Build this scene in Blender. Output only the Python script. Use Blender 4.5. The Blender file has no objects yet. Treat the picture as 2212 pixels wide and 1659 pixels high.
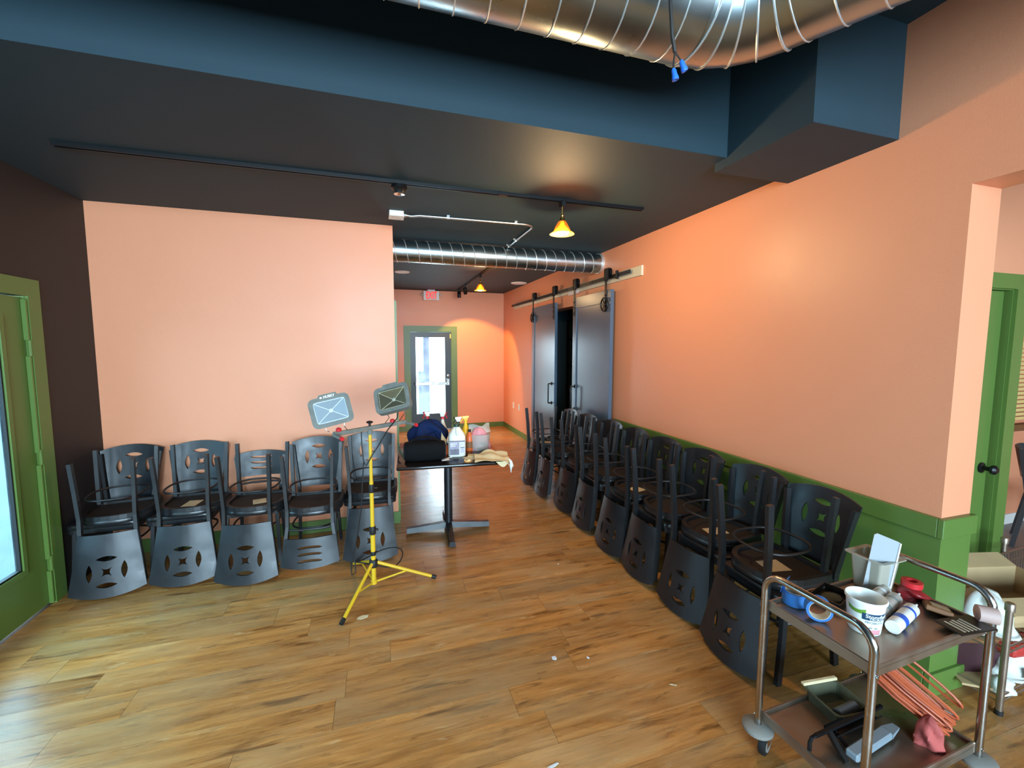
import bpy, bmesh, math, random
from mathutils import Vector, Matrix, Euler
random.seed(7)
S = bpy.context.scene
COL = S.collection
PI = math.pi

# ------------------------------------------------------------------ camera
F_PX, YAW, PITCH, ROLL, CAM_Z = 927.89, 0.3023, 0.0882, 0.0018, 1.73
cd = bpy.data.cameras.new('camera')
cam = bpy.data.objects.new('camera', cd)
COL.objects.link(cam)
cd.sensor_fit = 'HORIZONTAL'
cd.sensor_width = 36.0
cd.lens = 36.0 * F_PX / 2212.0
cd.clip_start = 0.05
fw = Vector((math.sin(YAW)*math.cos(PITCH), math.cos(YAW)*math.cos(PITCH), -math.sin(PITCH)))
rt = Vector((math.cos(YAW), -math.sin(YAW), 0))
up = rt.cross(fw)
rt2 = rt*math.cos(ROLL) + up*math.sin(ROLL)
up2 = -rt*math.sin(ROLL) + up*math.cos(ROLL)
cam.matrix_world = Matrix(((rt2.x, up2.x, -fw.x, 0), (rt2.y, up2.y, -fw.y, 0), (rt2.z, up2.z, -fw.z, CAM_Z), (0, 0, 0, 1)))
S.camera = cam

# ------------------------------------------------------------------ world, daylight, exposure
w = bpy.data.worlds.new('sky')
S.world = w
w.use_nodes = True
bg = w.node_tree.nodes['Background']
bg.inputs[0].default_value = (0.72, 0.90, 1.0, 1)
bg.inputs[1].default_value = 20.0
S.view_settings.view_transform = 'Standard'
S.view_settings.look = 'None'
S.view_settings.exposure = 0.0
S.view_settings.gamma = 1.0
S.view_settings.use_curve_mapping = False


def area(name, loc, rot, sx, sy, power, color):
    l = bpy.data.lights.new(name, 'AREA')
    l.shape = 'RECTANGLE'
    l.size, l.size_y, l.energy, l.color = sx, sy, power, color
    o = bpy.data.objects.new(name, l)
    o.location, o.rotation_euler = loc, rot
    COL.objects.link(o)
    return o


# daylight entering through the shop windows behind the camera and in the left wall
area('front_window_daylight', (0.15, -4.85, 1.75), (PI/2, 0, 0), 4.2, 2.7, 1040, (0.58, 0.82, 1.0))
sl = bpy.data.lights.new('hazy_sun', 'SUN')
sl.energy, sl.angle, sl.color = 20.0, math.radians(50), (0.62, 0.93, 1.0)
so_ = bpy.data.objects.new('hazy_sun', sl)
so_.rotation_euler = Vector((0.62, -0.22, -0.75)).to_track_quat('-Z', 'Y').to_euler()
so_.location = (-6, 5, 8)
COL.objects.link(so_)
area('side_room_daylight', (5.0, -4.85, 1.75), (PI/2, 0, 0), 3.2, 2.7, 45, (0.90, 0.95, 1.0))


# ------------------------------------------------------------------ materials
def lin(c):
    c = c/255.0
    return c/12.92 if c <= 0.04045 else ((c+0.055)/1.055)**2.4


def rgb(h):
    return (lin(int(h[0:2], 16)), lin(int(h[2:4], 16)), lin(int(h[4:6], 16)))


MATS = {}


def mat(name, hexc, rough=0.5, metal=0.0, var=0.0, vscale=6.0, bump=0.0, bscale=60.0, spec=0.5,
        emit=None, estr=0.0, trans=0.0, alpha=1.0, coat=0.0, rvar=0.0, stretch=(1, 1, 1), sheen=0.0):
    m = bpy.data.materials.new(name)
    m.use_nodes = True
    nt = m.node_tree
    b = nt.nodes['Principled BSDF']
    c = rgb(hexc)
    b.inputs['Base Color'].default_value = (*c, 1)
    b.inputs['Roughness'].default_value = rough
    b.inputs['Metallic'].default_value = metal
    b.inputs['Specular IOR Level'].default_value = spec
    b.inputs['Transmission Weight'].default_value = trans
    b.inputs['Alpha'].default_value = alpha
    b.inputs['Coat Weight'].default_value = coat
    tc = nt.nodes.new('ShaderNodeTexCoord')
    mp = nt.nodes.new('ShaderNodeMapping')
    mp.inputs['Scale'].default_value = stretch
    nt.links.new(tc.outputs['Object'], mp.inputs['Vector'])
    n = nt.nodes.new('ShaderNodeTexNoise')
    n.inputs['Scale'].default_value = vscale
    n.inputs['Detail'].default_value = 5
    nt.links.new(mp.outputs['Vector'], n.inputs['Vector'])
    if var > 0:
        mx = nt.nodes.new('ShaderNodeMix')
        mx.data_type = 'RGBA'
        mx.inputs[6].default_value = (*[x*(1-var) for x in c], 1)
        mx.inputs[7].default_value = (*[min(1, x*(1+var)) for x in c], 1)
        nt.links.new(n.outputs['Fac'], mx.inputs[0])
        nt.links.new(mx.outputs[2], b.inputs['Base Color'])
    if rvar > 0:
        mr = nt.nodes.new('ShaderNodeMapRange')
        mr.inputs[1].default_value = 0.3
        mr.inputs[2].default_value = 0.7
        mr.inputs[3].default_value = max(0.02, rough-rvar)
        mr.inputs[4].default_value = min(1, rough+rvar)
        nt.links.new(n.outputs['Fac'], mr.inputs[0])
        nt.links.new(mr.outputs[0], b.inputs['Roughness'])
    if bump > 0:
        n2 = nt.nodes.new('ShaderNodeTexNoise')
        n2.inputs['Scale'].default_value = bscale
        n2.inputs['Detail'].default_value = 3
        nt.links.new(mp.outputs['Vector'], n2.inputs['Vector'])
        bp = nt.nodes.new('ShaderNodeBump')
        bp.inputs['Strength'].default_value = bump
        bp.inputs['Distance'].default_value = 0.01
        nt.links.new(n2.outputs['Fac'], bp.inputs['Height'])
        nt.links.new(bp.outputs['Normal'], b.inputs['Normal'])
    if emit:
        b.inputs['Emission Color'].default_value = (*rgb(emit), 1)
        b.inputs['Emission Strength'].default_value = estr
    MATS[name] = m
    return m


def glass_mat(name, tint=(0.96, 0.99, 1.0), rough=0.02, dirt=0.06, milky=(0.85, 0.9, 0.92)):
    """clear pane: fresnel reflection over a see-through sheet with a thin film of dirt"""
    m = bpy.data.materials.new(name)
    m.use_nodes = True
    nt = m.node_tree
    out = nt.nodes['Material Output']
    nt.nodes.remove(nt.nodes['Principled BSDF'])
    tr = nt.nodes.new('ShaderNodeBsdfTransparent')
    tr.inputs[0].default_value = (*tint, 1)
    gl = nt.nodes.new('ShaderNodeBsdfGlossy')
    gl.inputs['Roughness'].default_value = rough
    df = nt.nodes.new('ShaderNodeBsdfDiffuse')
    df.inputs[0].default_value = (*milky, 1)
    tl = nt.nodes.new('ShaderNodeBsdfTranslucent')
    tl.inputs[0].default_value = (*milky, 1)
    lw = nt.nodes.new('ShaderNodeLayerWeight')
    lw.inputs[0].default_value = 0.5
    pw = nt.nodes.new('ShaderNodeMath')
    pw.operation = 'POWER'
    pw.inputs[1].default_value = 5.0
    nt.links.new(lw.outputs['Facing'], pw.inputs[0])
    fr = nt.nodes.new('ShaderNodeMath')
    fr.operation = 'MULTIPLY_ADD'
    fr.inputs[1].default_value = 0.96
    fr.inputs[2].default_value = 0.04
    nt.links.new(pw.outputs[0], fr.inputs[0])
    m1 = nt.nodes.new('ShaderNodeMixShader')
    nt.links.new(fr.outputs[0], m1.inputs[0])
    nt.links.new(tr.outputs[0], m1.inputs[1])
    nt.links.new(gl.outputs[0], m1.inputs[2])
    m0 = nt.nodes.new('ShaderNodeMixShader')
    m0.inputs[0].default_value = 0.6
    nt.links.new(df.outputs[0], m0.inputs[1])
    nt.links.new(tl.outputs[0], m0.inputs[2])
    tc = nt.nodes.new('ShaderNodeTexCoord')
    n = nt.nodes.new('ShaderNodeTexNoise')
    n.inputs['Scale'].default_value = 5
    n.inputs['Detail'].default_value = 6
    nt.links.new(tc.outputs['Object'], n.inputs['Vector'])
    mr = nt.nodes.new('ShaderNodeMapRange')
    mr.inputs[1].default_value = 0.35
    mr.inputs[2].default_value = 0.75
    mr.inputs[3].default_value = dirt*0.4
    mr.inputs[4].default_value = dirt*1.6
    nt.links.new(n.outputs['Fac'], mr.inputs[0])
    m2 = nt.nodes.new('ShaderNodeMixShader')
    nt.links.new(mr.outputs[0], m2.inputs[0])
    nt.links.new(m1.outputs[0], m2.inputs[1])
    nt.links.new(m0.outputs[0], m2.inputs[2])
    nt.links.new(m2.outputs[0], out.inputs[0])
    MATS[name] = m
    return m


def wood_floor_mat(name):
    m = bpy.data.materials.new(name)
    m.use_nodes = True
    nt = m.node_tree
    N, L = nt.nodes, nt.links
    b = N['Principled BSDF']
    tc = N.new('ShaderNodeTexCoord')
    oi = N.new('ShaderNodeObjectInfo')
    mul = N.new('ShaderNodeMath')
    mul.operation = 'MULTIPLY'
    mul.inputs[1].default_value = 61.0
    L.new(oi.outputs['Random'], mul.inputs[0])
    cmb = N.new('ShaderNodeCombineXYZ')
    L.new(mul.outputs[0], cmb.inputs[0])
    L.new(mul.outputs[0], cmb.inputs[2])
    add = N.new('ShaderNodeVectorMath')
    add.operation = 'ADD'
    L.new(tc.outputs['Object'], add.inputs[0])
    L.new(cmb.outputs[0], add.inputs[1])

    def noise(scale, sx, sy, det=6, rough=0.6, dist=0.0):
        mp = N.new('ShaderNodeMapping')
        mp.inputs['Scale'].default_value = (sx, sy, 1)
        L.new(add.outputs[0], mp.inputs['Vector'])
        n = N.new('ShaderNodeTexNoise')
        n.inputs['Scale'].default_value = scale
        n.inputs['Detail'].default_value = det
        n.inputs['Roughness'].default_value = rough
        n.inputs['Distortion'].default_value = dist
        L.new(mp.outputs[0], n.inputs['Vector'])
        return n.outputs['Fac']

    def ramp(fac, stops):
        r = N.new('ShaderNodeValToRGB')
        el = r.color_ramp.elements
        while len(el) < len(stops):
            el.new(0.5)
        for e, (p, c) in zip(el, stops):
            e.position = p
            e.color = (*c, 1)
        L.new(fac, r.inputs[0])
        return r.outputs[0]

    def mix(fac, a, c, mode='MIX', f=None):
        x = N.new('ShaderNodeMix')
        x.data_type = 'RGBA'
        x.blend_type = mode
        if f is not None:
            x.inputs[0].default_value = f
        else:
            L.new(fac, x.inputs[0])
        L.new(a, x.inputs[6])
        L.new(c, x.inputs[7])
        return x.outputs[2]

    grain = ramp(noise(3.2, 0.55, 5.0, 8, 0.62, 0.6), [(0.25, rgb('86562c')), (0.42, rgb('b0763c')), (0.58, rgb('c98b4b')), (0.8, rgb('e0aa66'))])
    fine = ramp(noise(14, 0.35, 7.0, 6, 0.7), [(0.3, (0.62, 0.60, 0.58)), (0.62, (1.0, 1.0, 1.0))])
    c1 = mix(None, grain, fine, 'MULTIPLY', 0.75)
    streak = ramp(noise(2.6, 0.9, 7.5, 3, 0.55, 0.3), [(0.29, (0.22, 0.18, 0.16)), (0.39, (1, 1, 1))])
    c2 = mix(None, c1, streak, 'MULTIPLY', 0.8)
    speck = ramp(noise(7.5, 0.8, 3.6, 5, 0.68, 0.5), [(0.30, (0.34, 0.29, 0.25)), (0.43, (1, 1, 1))])
    c2 = mix(None, c2, speck, 'MULTIPLY', 0.75)
    pale = ramp(noise(6.0, 0.7, 3.0, 6, 0.7, 0.4), [(0.60, (0, 0, 0)), (0.74, (0.55, 0.55, 0.55))])
    pcol = N.new('ShaderNodeRGB')
    pcol.outputs[0].default_value = (*rgb('d8b98a'), 1)
    c2 = mix(pale, c2, pcol.outputs[0])
    grey = ramp(noise(1.6, 1.0, 2.4, 4), [(0.42, (0, 0, 0)), (0.66, (0.5, 0.5, 0.5))])
    gcol = N.new('ShaderNodeRGB')
    gcol.outputs[0].default_value = (*rgb('b0946c'), 1)
    c3 = mix(grey, c2, gcol.outputs[0])
    tone = ramp(oi.outputs['Random'], [(0.0, (0.84, 0.82, 0.80)), (0.5, (1.0, 0.98, 0.95)), (1.0, (1.10, 1.07, 1.02))])
    c4 = mix(None, c3, tone, 'MULTIPLY', 1.0)
    L.new(c4, b.inputs['Base Color'])
    rr = N.new('ShaderNodeMapRange')
    rr.inputs[3].default_value = 0.17
    rr.inputs[4].default_value = 0.34
    L.new(noise(5, 0.6, 3.0), rr.inputs[0])
    L.new(rr.outputs[0], b.inputs['Roughness'])
    bp = N.new('ShaderNodeBump')
    bp.inputs['Strength'].default_value = 0.12
    bp.inputs['Distance'].default_value = 0.004
    L.new(noise(9, 0.5, 8.0, 4), bp.inputs['Height'])
    L.new(bp.outputs['Normal'], b.inputs['Normal'])
    MATS[name] = m
    return m


mat('salmon_paint', 'e29670', 0.42, rvar=0.05, var=0.035, vscale=1.3, bump=0.05, bscale=140)
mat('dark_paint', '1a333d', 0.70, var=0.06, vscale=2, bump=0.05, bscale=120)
mat('brown_black_paint', '1f1919', 0.6, var=0.06, vscale=2)
mat('green_paint', '587434', 0.38, var=0.05, vscale=3, bump=0.04, bscale=80)
mat('outside_concrete', 'b9c0c2', 0.9, var=0.1, vscale=3)
mat('subfloor', '2a1f15', 0.8, var=0.1)
wood_floor_mat('plank_wood')
mat('grey_floor', '6f6b68', 0.4, var=0.1, vscale=4)
mat('white_trim', 'e6e4de', 0.4, var=0.03)
mat('chair_black', '181b1f', 0.36, var=0.12, vscale=9, rvar=0.08)
mat('chair_metal', '1a1b1d', 0.42, var=0.15, vscale=14)
mat('seat_vinyl', '1c1c1d', 0.30, var=0.15, vscale=10, bump=0.06, bscale=90)
mat('seat_underside', '1d1510', 0.7, var=0.3, vscale=12)
mat('paper_tan', 'c9b48d', 0.8, var=0.12, vscale=20)
mat('galvanised', 'b6c4c8', 0.29, metal=1.0, var=0.10, vscale=4, rvar=0.04)
mat('galvanised_seam', 'dfe6e6', 0.45, metal=0.8, var=0.05)
mat('conduit', 'c9cfd2', 0.35, metal=1.0, var=0.1)
mat('steel', 'b7b3ac', 0.24, metal=1.0, var=0.15, vscale=12, rvar=0.08)
mat('tray_steel', '9c8c7c', 0.36, metal=0.85, var=0.25, vscale=9, rvar=0.1)
mat('chrome', 'dadada', 0.12, metal=1.0)
mat('black_metal', '141416', 0.4, metal=0.3, var=0.15, vscale=20)
mat('barn_paint', '485a6d', 0.29, spec=0.6, var=0.03, vscale=2)
mat('black_door', '15161a', 0.35, var=0.08)
mat('board_raw', 'd8ccb0', 0.7, var=0.12, vscale=14, stretch=(1, 0.2, 1))
mat('white_plastic', 'e9e9e4', 0.4, var=0.03)
mat('white_label', 'dfe3e6', 0.55, var=0.06)
mat('grey_plastic', '827f78', 0.6, var=0.15, vscale=9)
mat('yellow_paint', 'd6ac22', 0.4, var=0.12, vscale=16)
mat('grey_rubber', '6f716a', 0.7, var=0.45, vscale=18, bump=0.3, bscale=40)
mat('reflector', '6f8b9c', 0.5, metal=0.5, var=0.1, vscale=8)
mat('reflector_gold', 'a8905c', 0.3, metal=0.8, var=0.2, vscale=8)
mat('black_rubber', '121212', 0.6, var=0.2)
mat('table_top', '15100e', 0.14, var=0.2, vscale=8)
mat('navy_cloth', '0e2148', 0.85, var=0.4, vscale=14, bump=0.8, bscale=14, spec=0.2)
mat('black_fabric', '08090b', 0.8, spec=0.15, var=0.2, vscale=40, bump=0.2, bscale=200)
mat('yellow_plastic', 'e8b20c', 0.3, var=0.05)
mat('red_plastic', 'c8262c', 0.35, var=0.08)
mat('orange_plastic', 'd2612b', 0.4, var=0.12)
mat('dark_green_plastic', '1f3a2a', 0.4, var=0.1)
mat('jug_plastic', 'e6e2d4', 0.35, var=0.04)
mat('label_lilac', 'c9c6d2', 0.5, var=0.1, vscale=30)
mat('label_grey', '6b6876', 0.6, var=0.5, vscale=30)
mat('label_lavender', '9a97a8', 0.6, var=0.25, vscale=30)
mat('canvas_tan', 'd6c39a', 0.9, var=0.12, vscale=18, bump=0.25, bscale=60)
mat('pink_film', 'd88f96', 0.45, var=0.25, vscale=14)
mat('foam_pale', 'b89a90', 0.6, var=0.15)
mat('clear_film', 'd4d2c8', 0.2, var=0.1, alpha=0.42)
mat('leafy_stuff', '4b4c38', 0.8, var=0.6, vscale=12)
mat('tub_plastic', 'b3ad9c', 0.4, var=0.06, alpha=0.72)
mat('tub_lid', 'a9aeb1', 0.4, var=0.05, alpha=0.9)
mat('yogurt_white', 'e9ece6', 0.32, var=0.03)
mat('print_green', '6d9a35', 0.4, var=0.2, vscale=20)
mat('print_navy', '22405c', 0.4, var=0.08)
mat('print_pink', 'd08a90', 0.4, var=0.15)
mat('print_grey', '7b8a8a', 0.5, var=0.2)
mat('tape_blue', '2d6fb4', 0.55, var=0.12, vscale=14)
mat('tape_core', 'c6bda6', 0.7, var=0.1)
mat('tube_grey', 'b9b4aa', 0.4, var=0.15, vscale=14)
mat('label_blue', '2a55b0', 0.4, var=0.1)
mat('dark_red', '8e1f22', 0.35, var=0.3, vscale=14)
mat('brown_card', '7a4f2c', 0.6, var=0.3, vscale=12)
mat('black_card', '17130f', 0.4, var=0.2)
mat('cord_orange', 'b4532f', 0.5, var=0.2, vscale=30)
mat('pink_rag', 'b0504a', 0.8, var=0.3, vscale=12, bump=0.3, bscale=30)
mat('grey_blue', '7f8b93', 0.45, var=0.15)
mat('cardboard', 'b79a70', 0.8, var=0.12, vscale=10)
mat('white_bag', 'd9dcd4', 0.55, var=0.15, vscale=10)
mat('maroon', '3d1c22', 0.5, var=0.3)
mat('red_print', 'b2332c', 0.5, var=0.15)
mat('brass', 'b08a4a', 0.3, metal=1.0, var=0.15)
mat('bulb_warm', 'ffd9a0', 0.4, emit='ffc46a', estr=22)
mat('spot_lens', 'fff4e0', 0.3, emit='fff0d8', estr=14)
mat('exit_red', 'd81f22', 0.4, emit='ff1a14', estr=1.0)
mat('exit_face', 'e6c2be', 0.45, var=0.1)  # pink tint puts the letters' red glow into the face colour
mat('exit_white', 'e4e6e6', 0.45, var=0.03)
mat('wirenut_blue', '2f6fd6', 0.35, var=0.1)
mat('wire_dark', '2a2420', 0.5, var=0.3)
mat('blue_post', '0c2848', 0.7, var=0.45, vscale=7)
mat('stucco', 'f2f2ee', 0.9, var=0.04)
mat('far_window', '262c30', 0.3)
mat('shaded_pavement', '4a5459', 0.9, var=0.12, vscale=5)  # shade on the pavement put into a darker base colour
mat('blind_slat', 'e6c880', 0.5, var=0.08)
mat('dark_purple', '2a2350', 0.5)
mat('dark_stock', '202428', 0.35, var=0.3, vscale=8)
mat('appliance_grey', '5d6163', 0.4, var=0.15, vscale=5)
glass_mat('pane_glass', dirt=0.05)
glass_mat('shop_glass', tint=(0.2, 0.25, 0.27), dirt=0.02)
glass_mat('door_pane_glass', tint=(0.48, 0.60, 0.66), dirt=0.05, milky=(0.62, 0.80, 0.90))
glass_mat('amber_shade', tint=(0.8, 0.45, 0.14), rough=0.2, dirt=0.62, milky=(0.30, 0.19, 0.07))
glass_mat('lamp_glass', rough=0.45, dirt=0.03)


# ------------------------------------------------------------------ mesh helpers
class MB:
    def __init__(self):
        self.bm = bmesh.new()

    def box(self, x0, x1, y0, y1, z0, z1, M=None, bev=0.0, seg=1):
        bm = self.bm
        co = [(x0, y0, z0), (x1, y0, z0), (x1, y1, z0), (x0, y1, z0), (x0, y0, z1), (x1, y0, z1), (x1, y1, z1), (x0, y1, z1)]
        v = [bm.verts.new(c) for c in co]
        fs = [bm.faces.new([v[i] for i in f]) for f in ((3, 2, 1, 0), (4, 5, 6, 7), (0, 1, 5, 4), (1, 2, 6, 5), (2, 3, 7, 6), (3, 0, 4, 7))]
        geo = v
        if bev > 0:
            es = list({e for f in fs for e in f.edges})
            r = bmesh.ops.bevel(bm, geom=es, offset=bev, segments=seg, affect='EDGES', profile=0.5)
            geo = list({vv for f in r['faces'] for vv in f.verts} | {vv for vv in v if vv.is_valid})
        if M is not None:
            bmesh.ops.transform(bm, matrix=M, verts=geo)
        return self

    def sweep(self, pts, sect, closed=False, caps=True, refup=None):
        """sweep a list of (u,v) sections (one or one per point) along pts"""
        bm = self.bm
        P = [Vector(p) for p in pts]
        n = len(P)
        many = isinstance(sect[0][0], (tuple, list))
        T = []
        for i in range(n):
            if closed:
                t = P[(i+1) % n]-P[i-1]
            else:
                t = P[min(i+1, n-1)]-P[max(i-1, 0)]
            T.append(t.normalized())
        if refup is None:
            a = Vector((0, 0, 1)) if abs(T[0].z) < 0.9 else Vector((1, 0, 0))
        else:
            a = Vector(refup)
        u = (a - T[0]*a.dot(T[0])).normalized()
        rings = []
        for i in range(n):
            if refup is not None:
                a = Vector(refup)
                u = (a - T[i]*a.dot(T[i])).normalized()
            else:
                u = (u - T[i]*u.dot(T[i])).normalized()
            v = T[i].cross(u)
            sc = sect[i] if many else sect
            rings.append([bm.verts.new(P[i]+u*q[0]+v*q[1]) for q in sc])
        k = len(rings[0])
        for i in range(n if closed else n-1):
            A, B = rings[i], rings[(i+1) % n]
            for j in range(k):
                bm.faces.new((A[j], A[(j+1) % k], B[(j+1) % k], B[j]))
        if caps and not closed:
            bm.faces.new(list(reversed(rings[0])))
            bm.faces.new(rings[-1])
        return self

    def tube(self, pts, r, n=10, closed=False, caps=True):
        def circ(rr):
            return [(rr*math.cos(2*PI*j/n), rr*math.sin(2*PI*j/n)) for j in range(n)]
        s = [circ(x) for x in r] if isinstance(r, (list, tuple)) else circ(r)
        return self.sweep(pts, s, closed, caps)

    def bar(self, pts, wu, wv, refup=(1, 0, 0)):
        s = [(-wu/2, -wv/2), (wu/2, -wv/2), (wu/2, wv/2), (-wu/2, wv/2)]
        return self.sweep(pts, s, refup=refup)

    def lathe(self, prof, n=20, M=None, cap=True):
        bm = self.bm
        rings = []
        for r, z in prof:
            rings.append([bm.verts.new((r*math.cos(2*PI*j/n), r*math.sin(2*PI*j/n), z)) for j in range(n)])
        for A, B in zip(rings, rings[1:]):
            for j in range(n):
                bm.faces.new((A[j], A[(j+1) % n], B[(j+1) % n], B[j]))
        if cap:
            bm.faces.new(list(reversed(rings[0])))
            bm.faces.new(rings[-1])
        if M is not None:
            bmesh.ops.transform(bm, matrix=M, verts=[v for R_ in rings for v in R_])
        return self

    def loft(self, rings, closed_u=True, cap=True):
        bm = self.bm
        R_ = [[bm.verts.new(p) for p in r] for r in rings]
        k = len(R_[0])
        for A, B in zip(R_, R_[1:]):
            for j in range(k if closed_u else k-1):
                bm.faces.new((A[j], A[(j+1) % k], B[(j+1) % k], B[j]))
        if cap and closed_u:
            bm.faces.new(list(reversed(R_[0])))
            bm.faces.new(R_[-1])
        return self

    def grid(self, fn, nu, nv, thick=0.0):
        """surface fn(u,v)->point; optional second skin offset along normals"""
        bm = self.bm
        V = [[bm.verts.new(fn(i/nu, j/nv)) for j in range(nv+1)] for i in range(nu+1)]
        fs = []
        for i in range(nu):
            for j in range(nv):
                fs.append(bm.faces.new((V[i][j], V[i+1][j], V[i+1][j+1], V[i][j+1])))
        if thick:
            bmesh.ops.recalc_face_normals(bm, faces=fs)
            bmesh.ops.solidify(bm, geom=fs, thickness=thick)
        return self

    def plate(self, outer, holes, mapfn, t, cuts=(), cuts2=()):
        """flat outline with holes -> filled, cut into strips, bent by mapfn(u,v,w), w in (0,t)"""
        tb = bmesh.new()
        for loop in [outer]+list(holes):
            vs = [tb.verts.new((p[0], p[1], 0)) for p in loop]
            for a, b in zip(vs, vs[1:]+vs[:1]):
                tb.edges.new((a, b))
        bmesh.ops.triangle_fill(tb, use_beauty=True, use_dissolve=False, edges=tb.edges[:], normal=(0, 0, 1))
        for c in cuts:
            bmesh.ops.bisect_plane(tb, geom=tb.verts[:]+tb.edges[:]+tb.faces[:], plane_co=(c, 0, 0), plane_no=(1, 0, 0))
        for c in cuts2:
            bmesh.ops.bisect_plane(tb, geom=tb.verts[:]+tb.edges[:]+tb.faces[:], plane_co=(0, c, 0), plane_no=(0, 1, 0))
        bm = self.bm
        tb.verts.index_update()
        A = [bm.verts.new(mapfn(v.co.x, v.co.y, 0)) for v in tb.verts]
        B = [bm.verts.new(mapfn(v.co.x, v.co.y, t)) for v in tb.verts]
        for f in tb.faces:
            ids = [v.index for v in f.verts]
            bm.faces.new([A[i] for i in ids])
            bm.faces.new([B[i] for i in reversed(ids)])
        for e in tb.edges:
            if len(e.link_faces) == 1:
                i, j = e.verts[0].index, e.verts[1].index
                bm.faces.new((A[i], A[j], B[j], B[i]))
        tb.free()
        return self

    def build(self, name, material, parent=None, smooth=False, angle=40):
        me = bpy.data.meshes.new(name)
        bmesh.ops.recalc_face_normals(self.bm, faces=self.bm.faces[:])
        self.bm.to_mesh(me)
        self.bm.free()
        me.materials.append(MATS[material])
        if smooth:
            me.polygons.foreach_set('use_smooth', [True]*len(me.polygons))
            me.set_sharp_from_angle(angle=math.radians(angle))
        o = bpy.data.objects.new(name, me)
        COL.objects.link(o)
        if parent is not None:
            o.parent = parent
        return o


def B():
    return MB()


def tag(o, label=None, cat=None, group=None, kind=None):
    if label:
        o['label'] = label
    if cat:
        o['category'] = cat
    if group:
        o['group'] = group
    if kind:
        o['kind'] = kind
    return o


def thing(name, label, cat, loc=(0, 0, 0), rot=(0, 0, 0), group=None):
    o = bpy.data.objects.new(name, None)
    o.empty_display_size = 0.1
    COL.objects.link(o)
    o.location = loc
    o.rotation_euler = rot
    return tag(o, label, cat, group)


def struct(o, label=None):
    return tag(o, label, kind='structure')


def dup(root, name, label, loc, rot, group=None):
    r = root.copy()
    r.name = name
    COL.objects.link(r)
    r.location, r.rotation_euler = loc, rot
    r['label'] = label
    if group:
        r['group'] = group
    for ch in list(root.children):
        c = ch.copy()
        COL.objects.link(c)
        c.parent = r
        for g in list(ch.children):
            d = g.copy()
            COL.objects.link(d)
            d.parent = c
    return r


def Tm(x, y, z, rx=0, ry=0, rz=0):
    return Matrix.Translation((x, y, z)) @ Euler((rx, ry, rz)).to_matrix().to_4x4()


def text_part(s, name, material, parent, size, mapfn=None, M=None, depth=0.0006, spacing=1.0, bold=0.0):
    cu = bpy.data.curves.new(name, 'FONT')
    cu.body = s
    cu.size = size
    cu.align_x = 'CENTER'
    cu.align_y = 'CENTER'
    cu.extrude = depth
    cu.offset = bold
    cu.space_character = spacing
    cu.resolution_u = 3
    o = bpy.data.objects.new(name, cu)
    COL.objects.link(o)
    bpy.context.view_layer.update()
    me = bpy.data.meshes.new_from_object(o.evaluated_get(bpy.context.evaluated_depsgraph_get()))
    bpy.data.objects.remove(o)
    bpy.data.curves.remove(cu)
    if M is not None:
        me.transform(M)
    if mapfn:
        for v in me.vertices:
            v.co = mapfn(*v.co)
    me.materials.clear()
    me.materials.append(MATS[material])
    ob = bpy.data.objects.new(name, me)
    COL.objects.link(ob)
    ob.parent = parent
    return ob


# ------------------------------------------------------------------ the room
XL, XR, YF, YP, XE, ZC, YS, ZN, YC = -2.13, 2.577, 8.863, 4.23, 0.158, 2.836, 2.14, 3.34, 1.30

fl = struct(B().box(-2.4, 7.2, -5.0, 9.0, -0.12, -0.008).build('floor', 'subfloor'), 'brown wood-look plank floor')
# planks: each one an object, running along X
PW, PL = 0.181, 1.22
full = None
y = -0.4
row = 0
while y < YF:
    off = random.random()*PL
    segs = [(XL, 4.2)] if y < 1.55 else ([(XL, XR)] if y < YP-0.02 else [(XE, XR)])
    for a, e in segs:
        x = a - off
        while x < e:
            x0, x1 = max(a, x), min(e, x+PL)
            if x1-x0 > 0.03:
                y1 = min(y+PW, YF)
                if full is None or x1-x0 < PL-1e-4 or y1 < y+PW-1e-4:
                    o = B().box(-(x1-x0)/2+0.0007, (x1-x0)/2-0.0007, -(y1-y)/2+0.0006, (y1-y)/2-0.0006, -0.008, 0.0).build('plank', 'plank_wood', fl)
                    if x1-x0 >= PL-1e-4 and y1 >= y+PW-1e-4:
                        full = o
                else:
                    o = full.copy()
                    COL.objects.link(o)
                o.location = ((x0+x1)/2, (y+y1)/2, random.uniform(-0.0006, 0.0))
            x += PL
    y += PW
    row += 1
struct(B().box(4.2, 7.0, 1.2, 3.0, -0.008, 0.001).build('floor_side_room', 'grey_floor'), 'grey floor of the room behind the green door')

# left wall with the glass door opening and a shop window near the camera
DY0, DY1, DZ, DYM = 1.62, 3.555, 2.04, 2.585
m = B()
m.box(XL-0.15, XL, DY1, 4.38, 0, ZC)
m.box(XL-0.15, XL, 2.16, DY1, DZ, ZC)
m.box(XL-0.15, XL, DY0, 2.16, DZ, ZN)
m.box(XL-0.15, XL, -5.0, DY0, 0, ZN)
struct(m.build('wall_left', 'brown_black_paint'), 'dark brown wall beside the green glass door')
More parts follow.
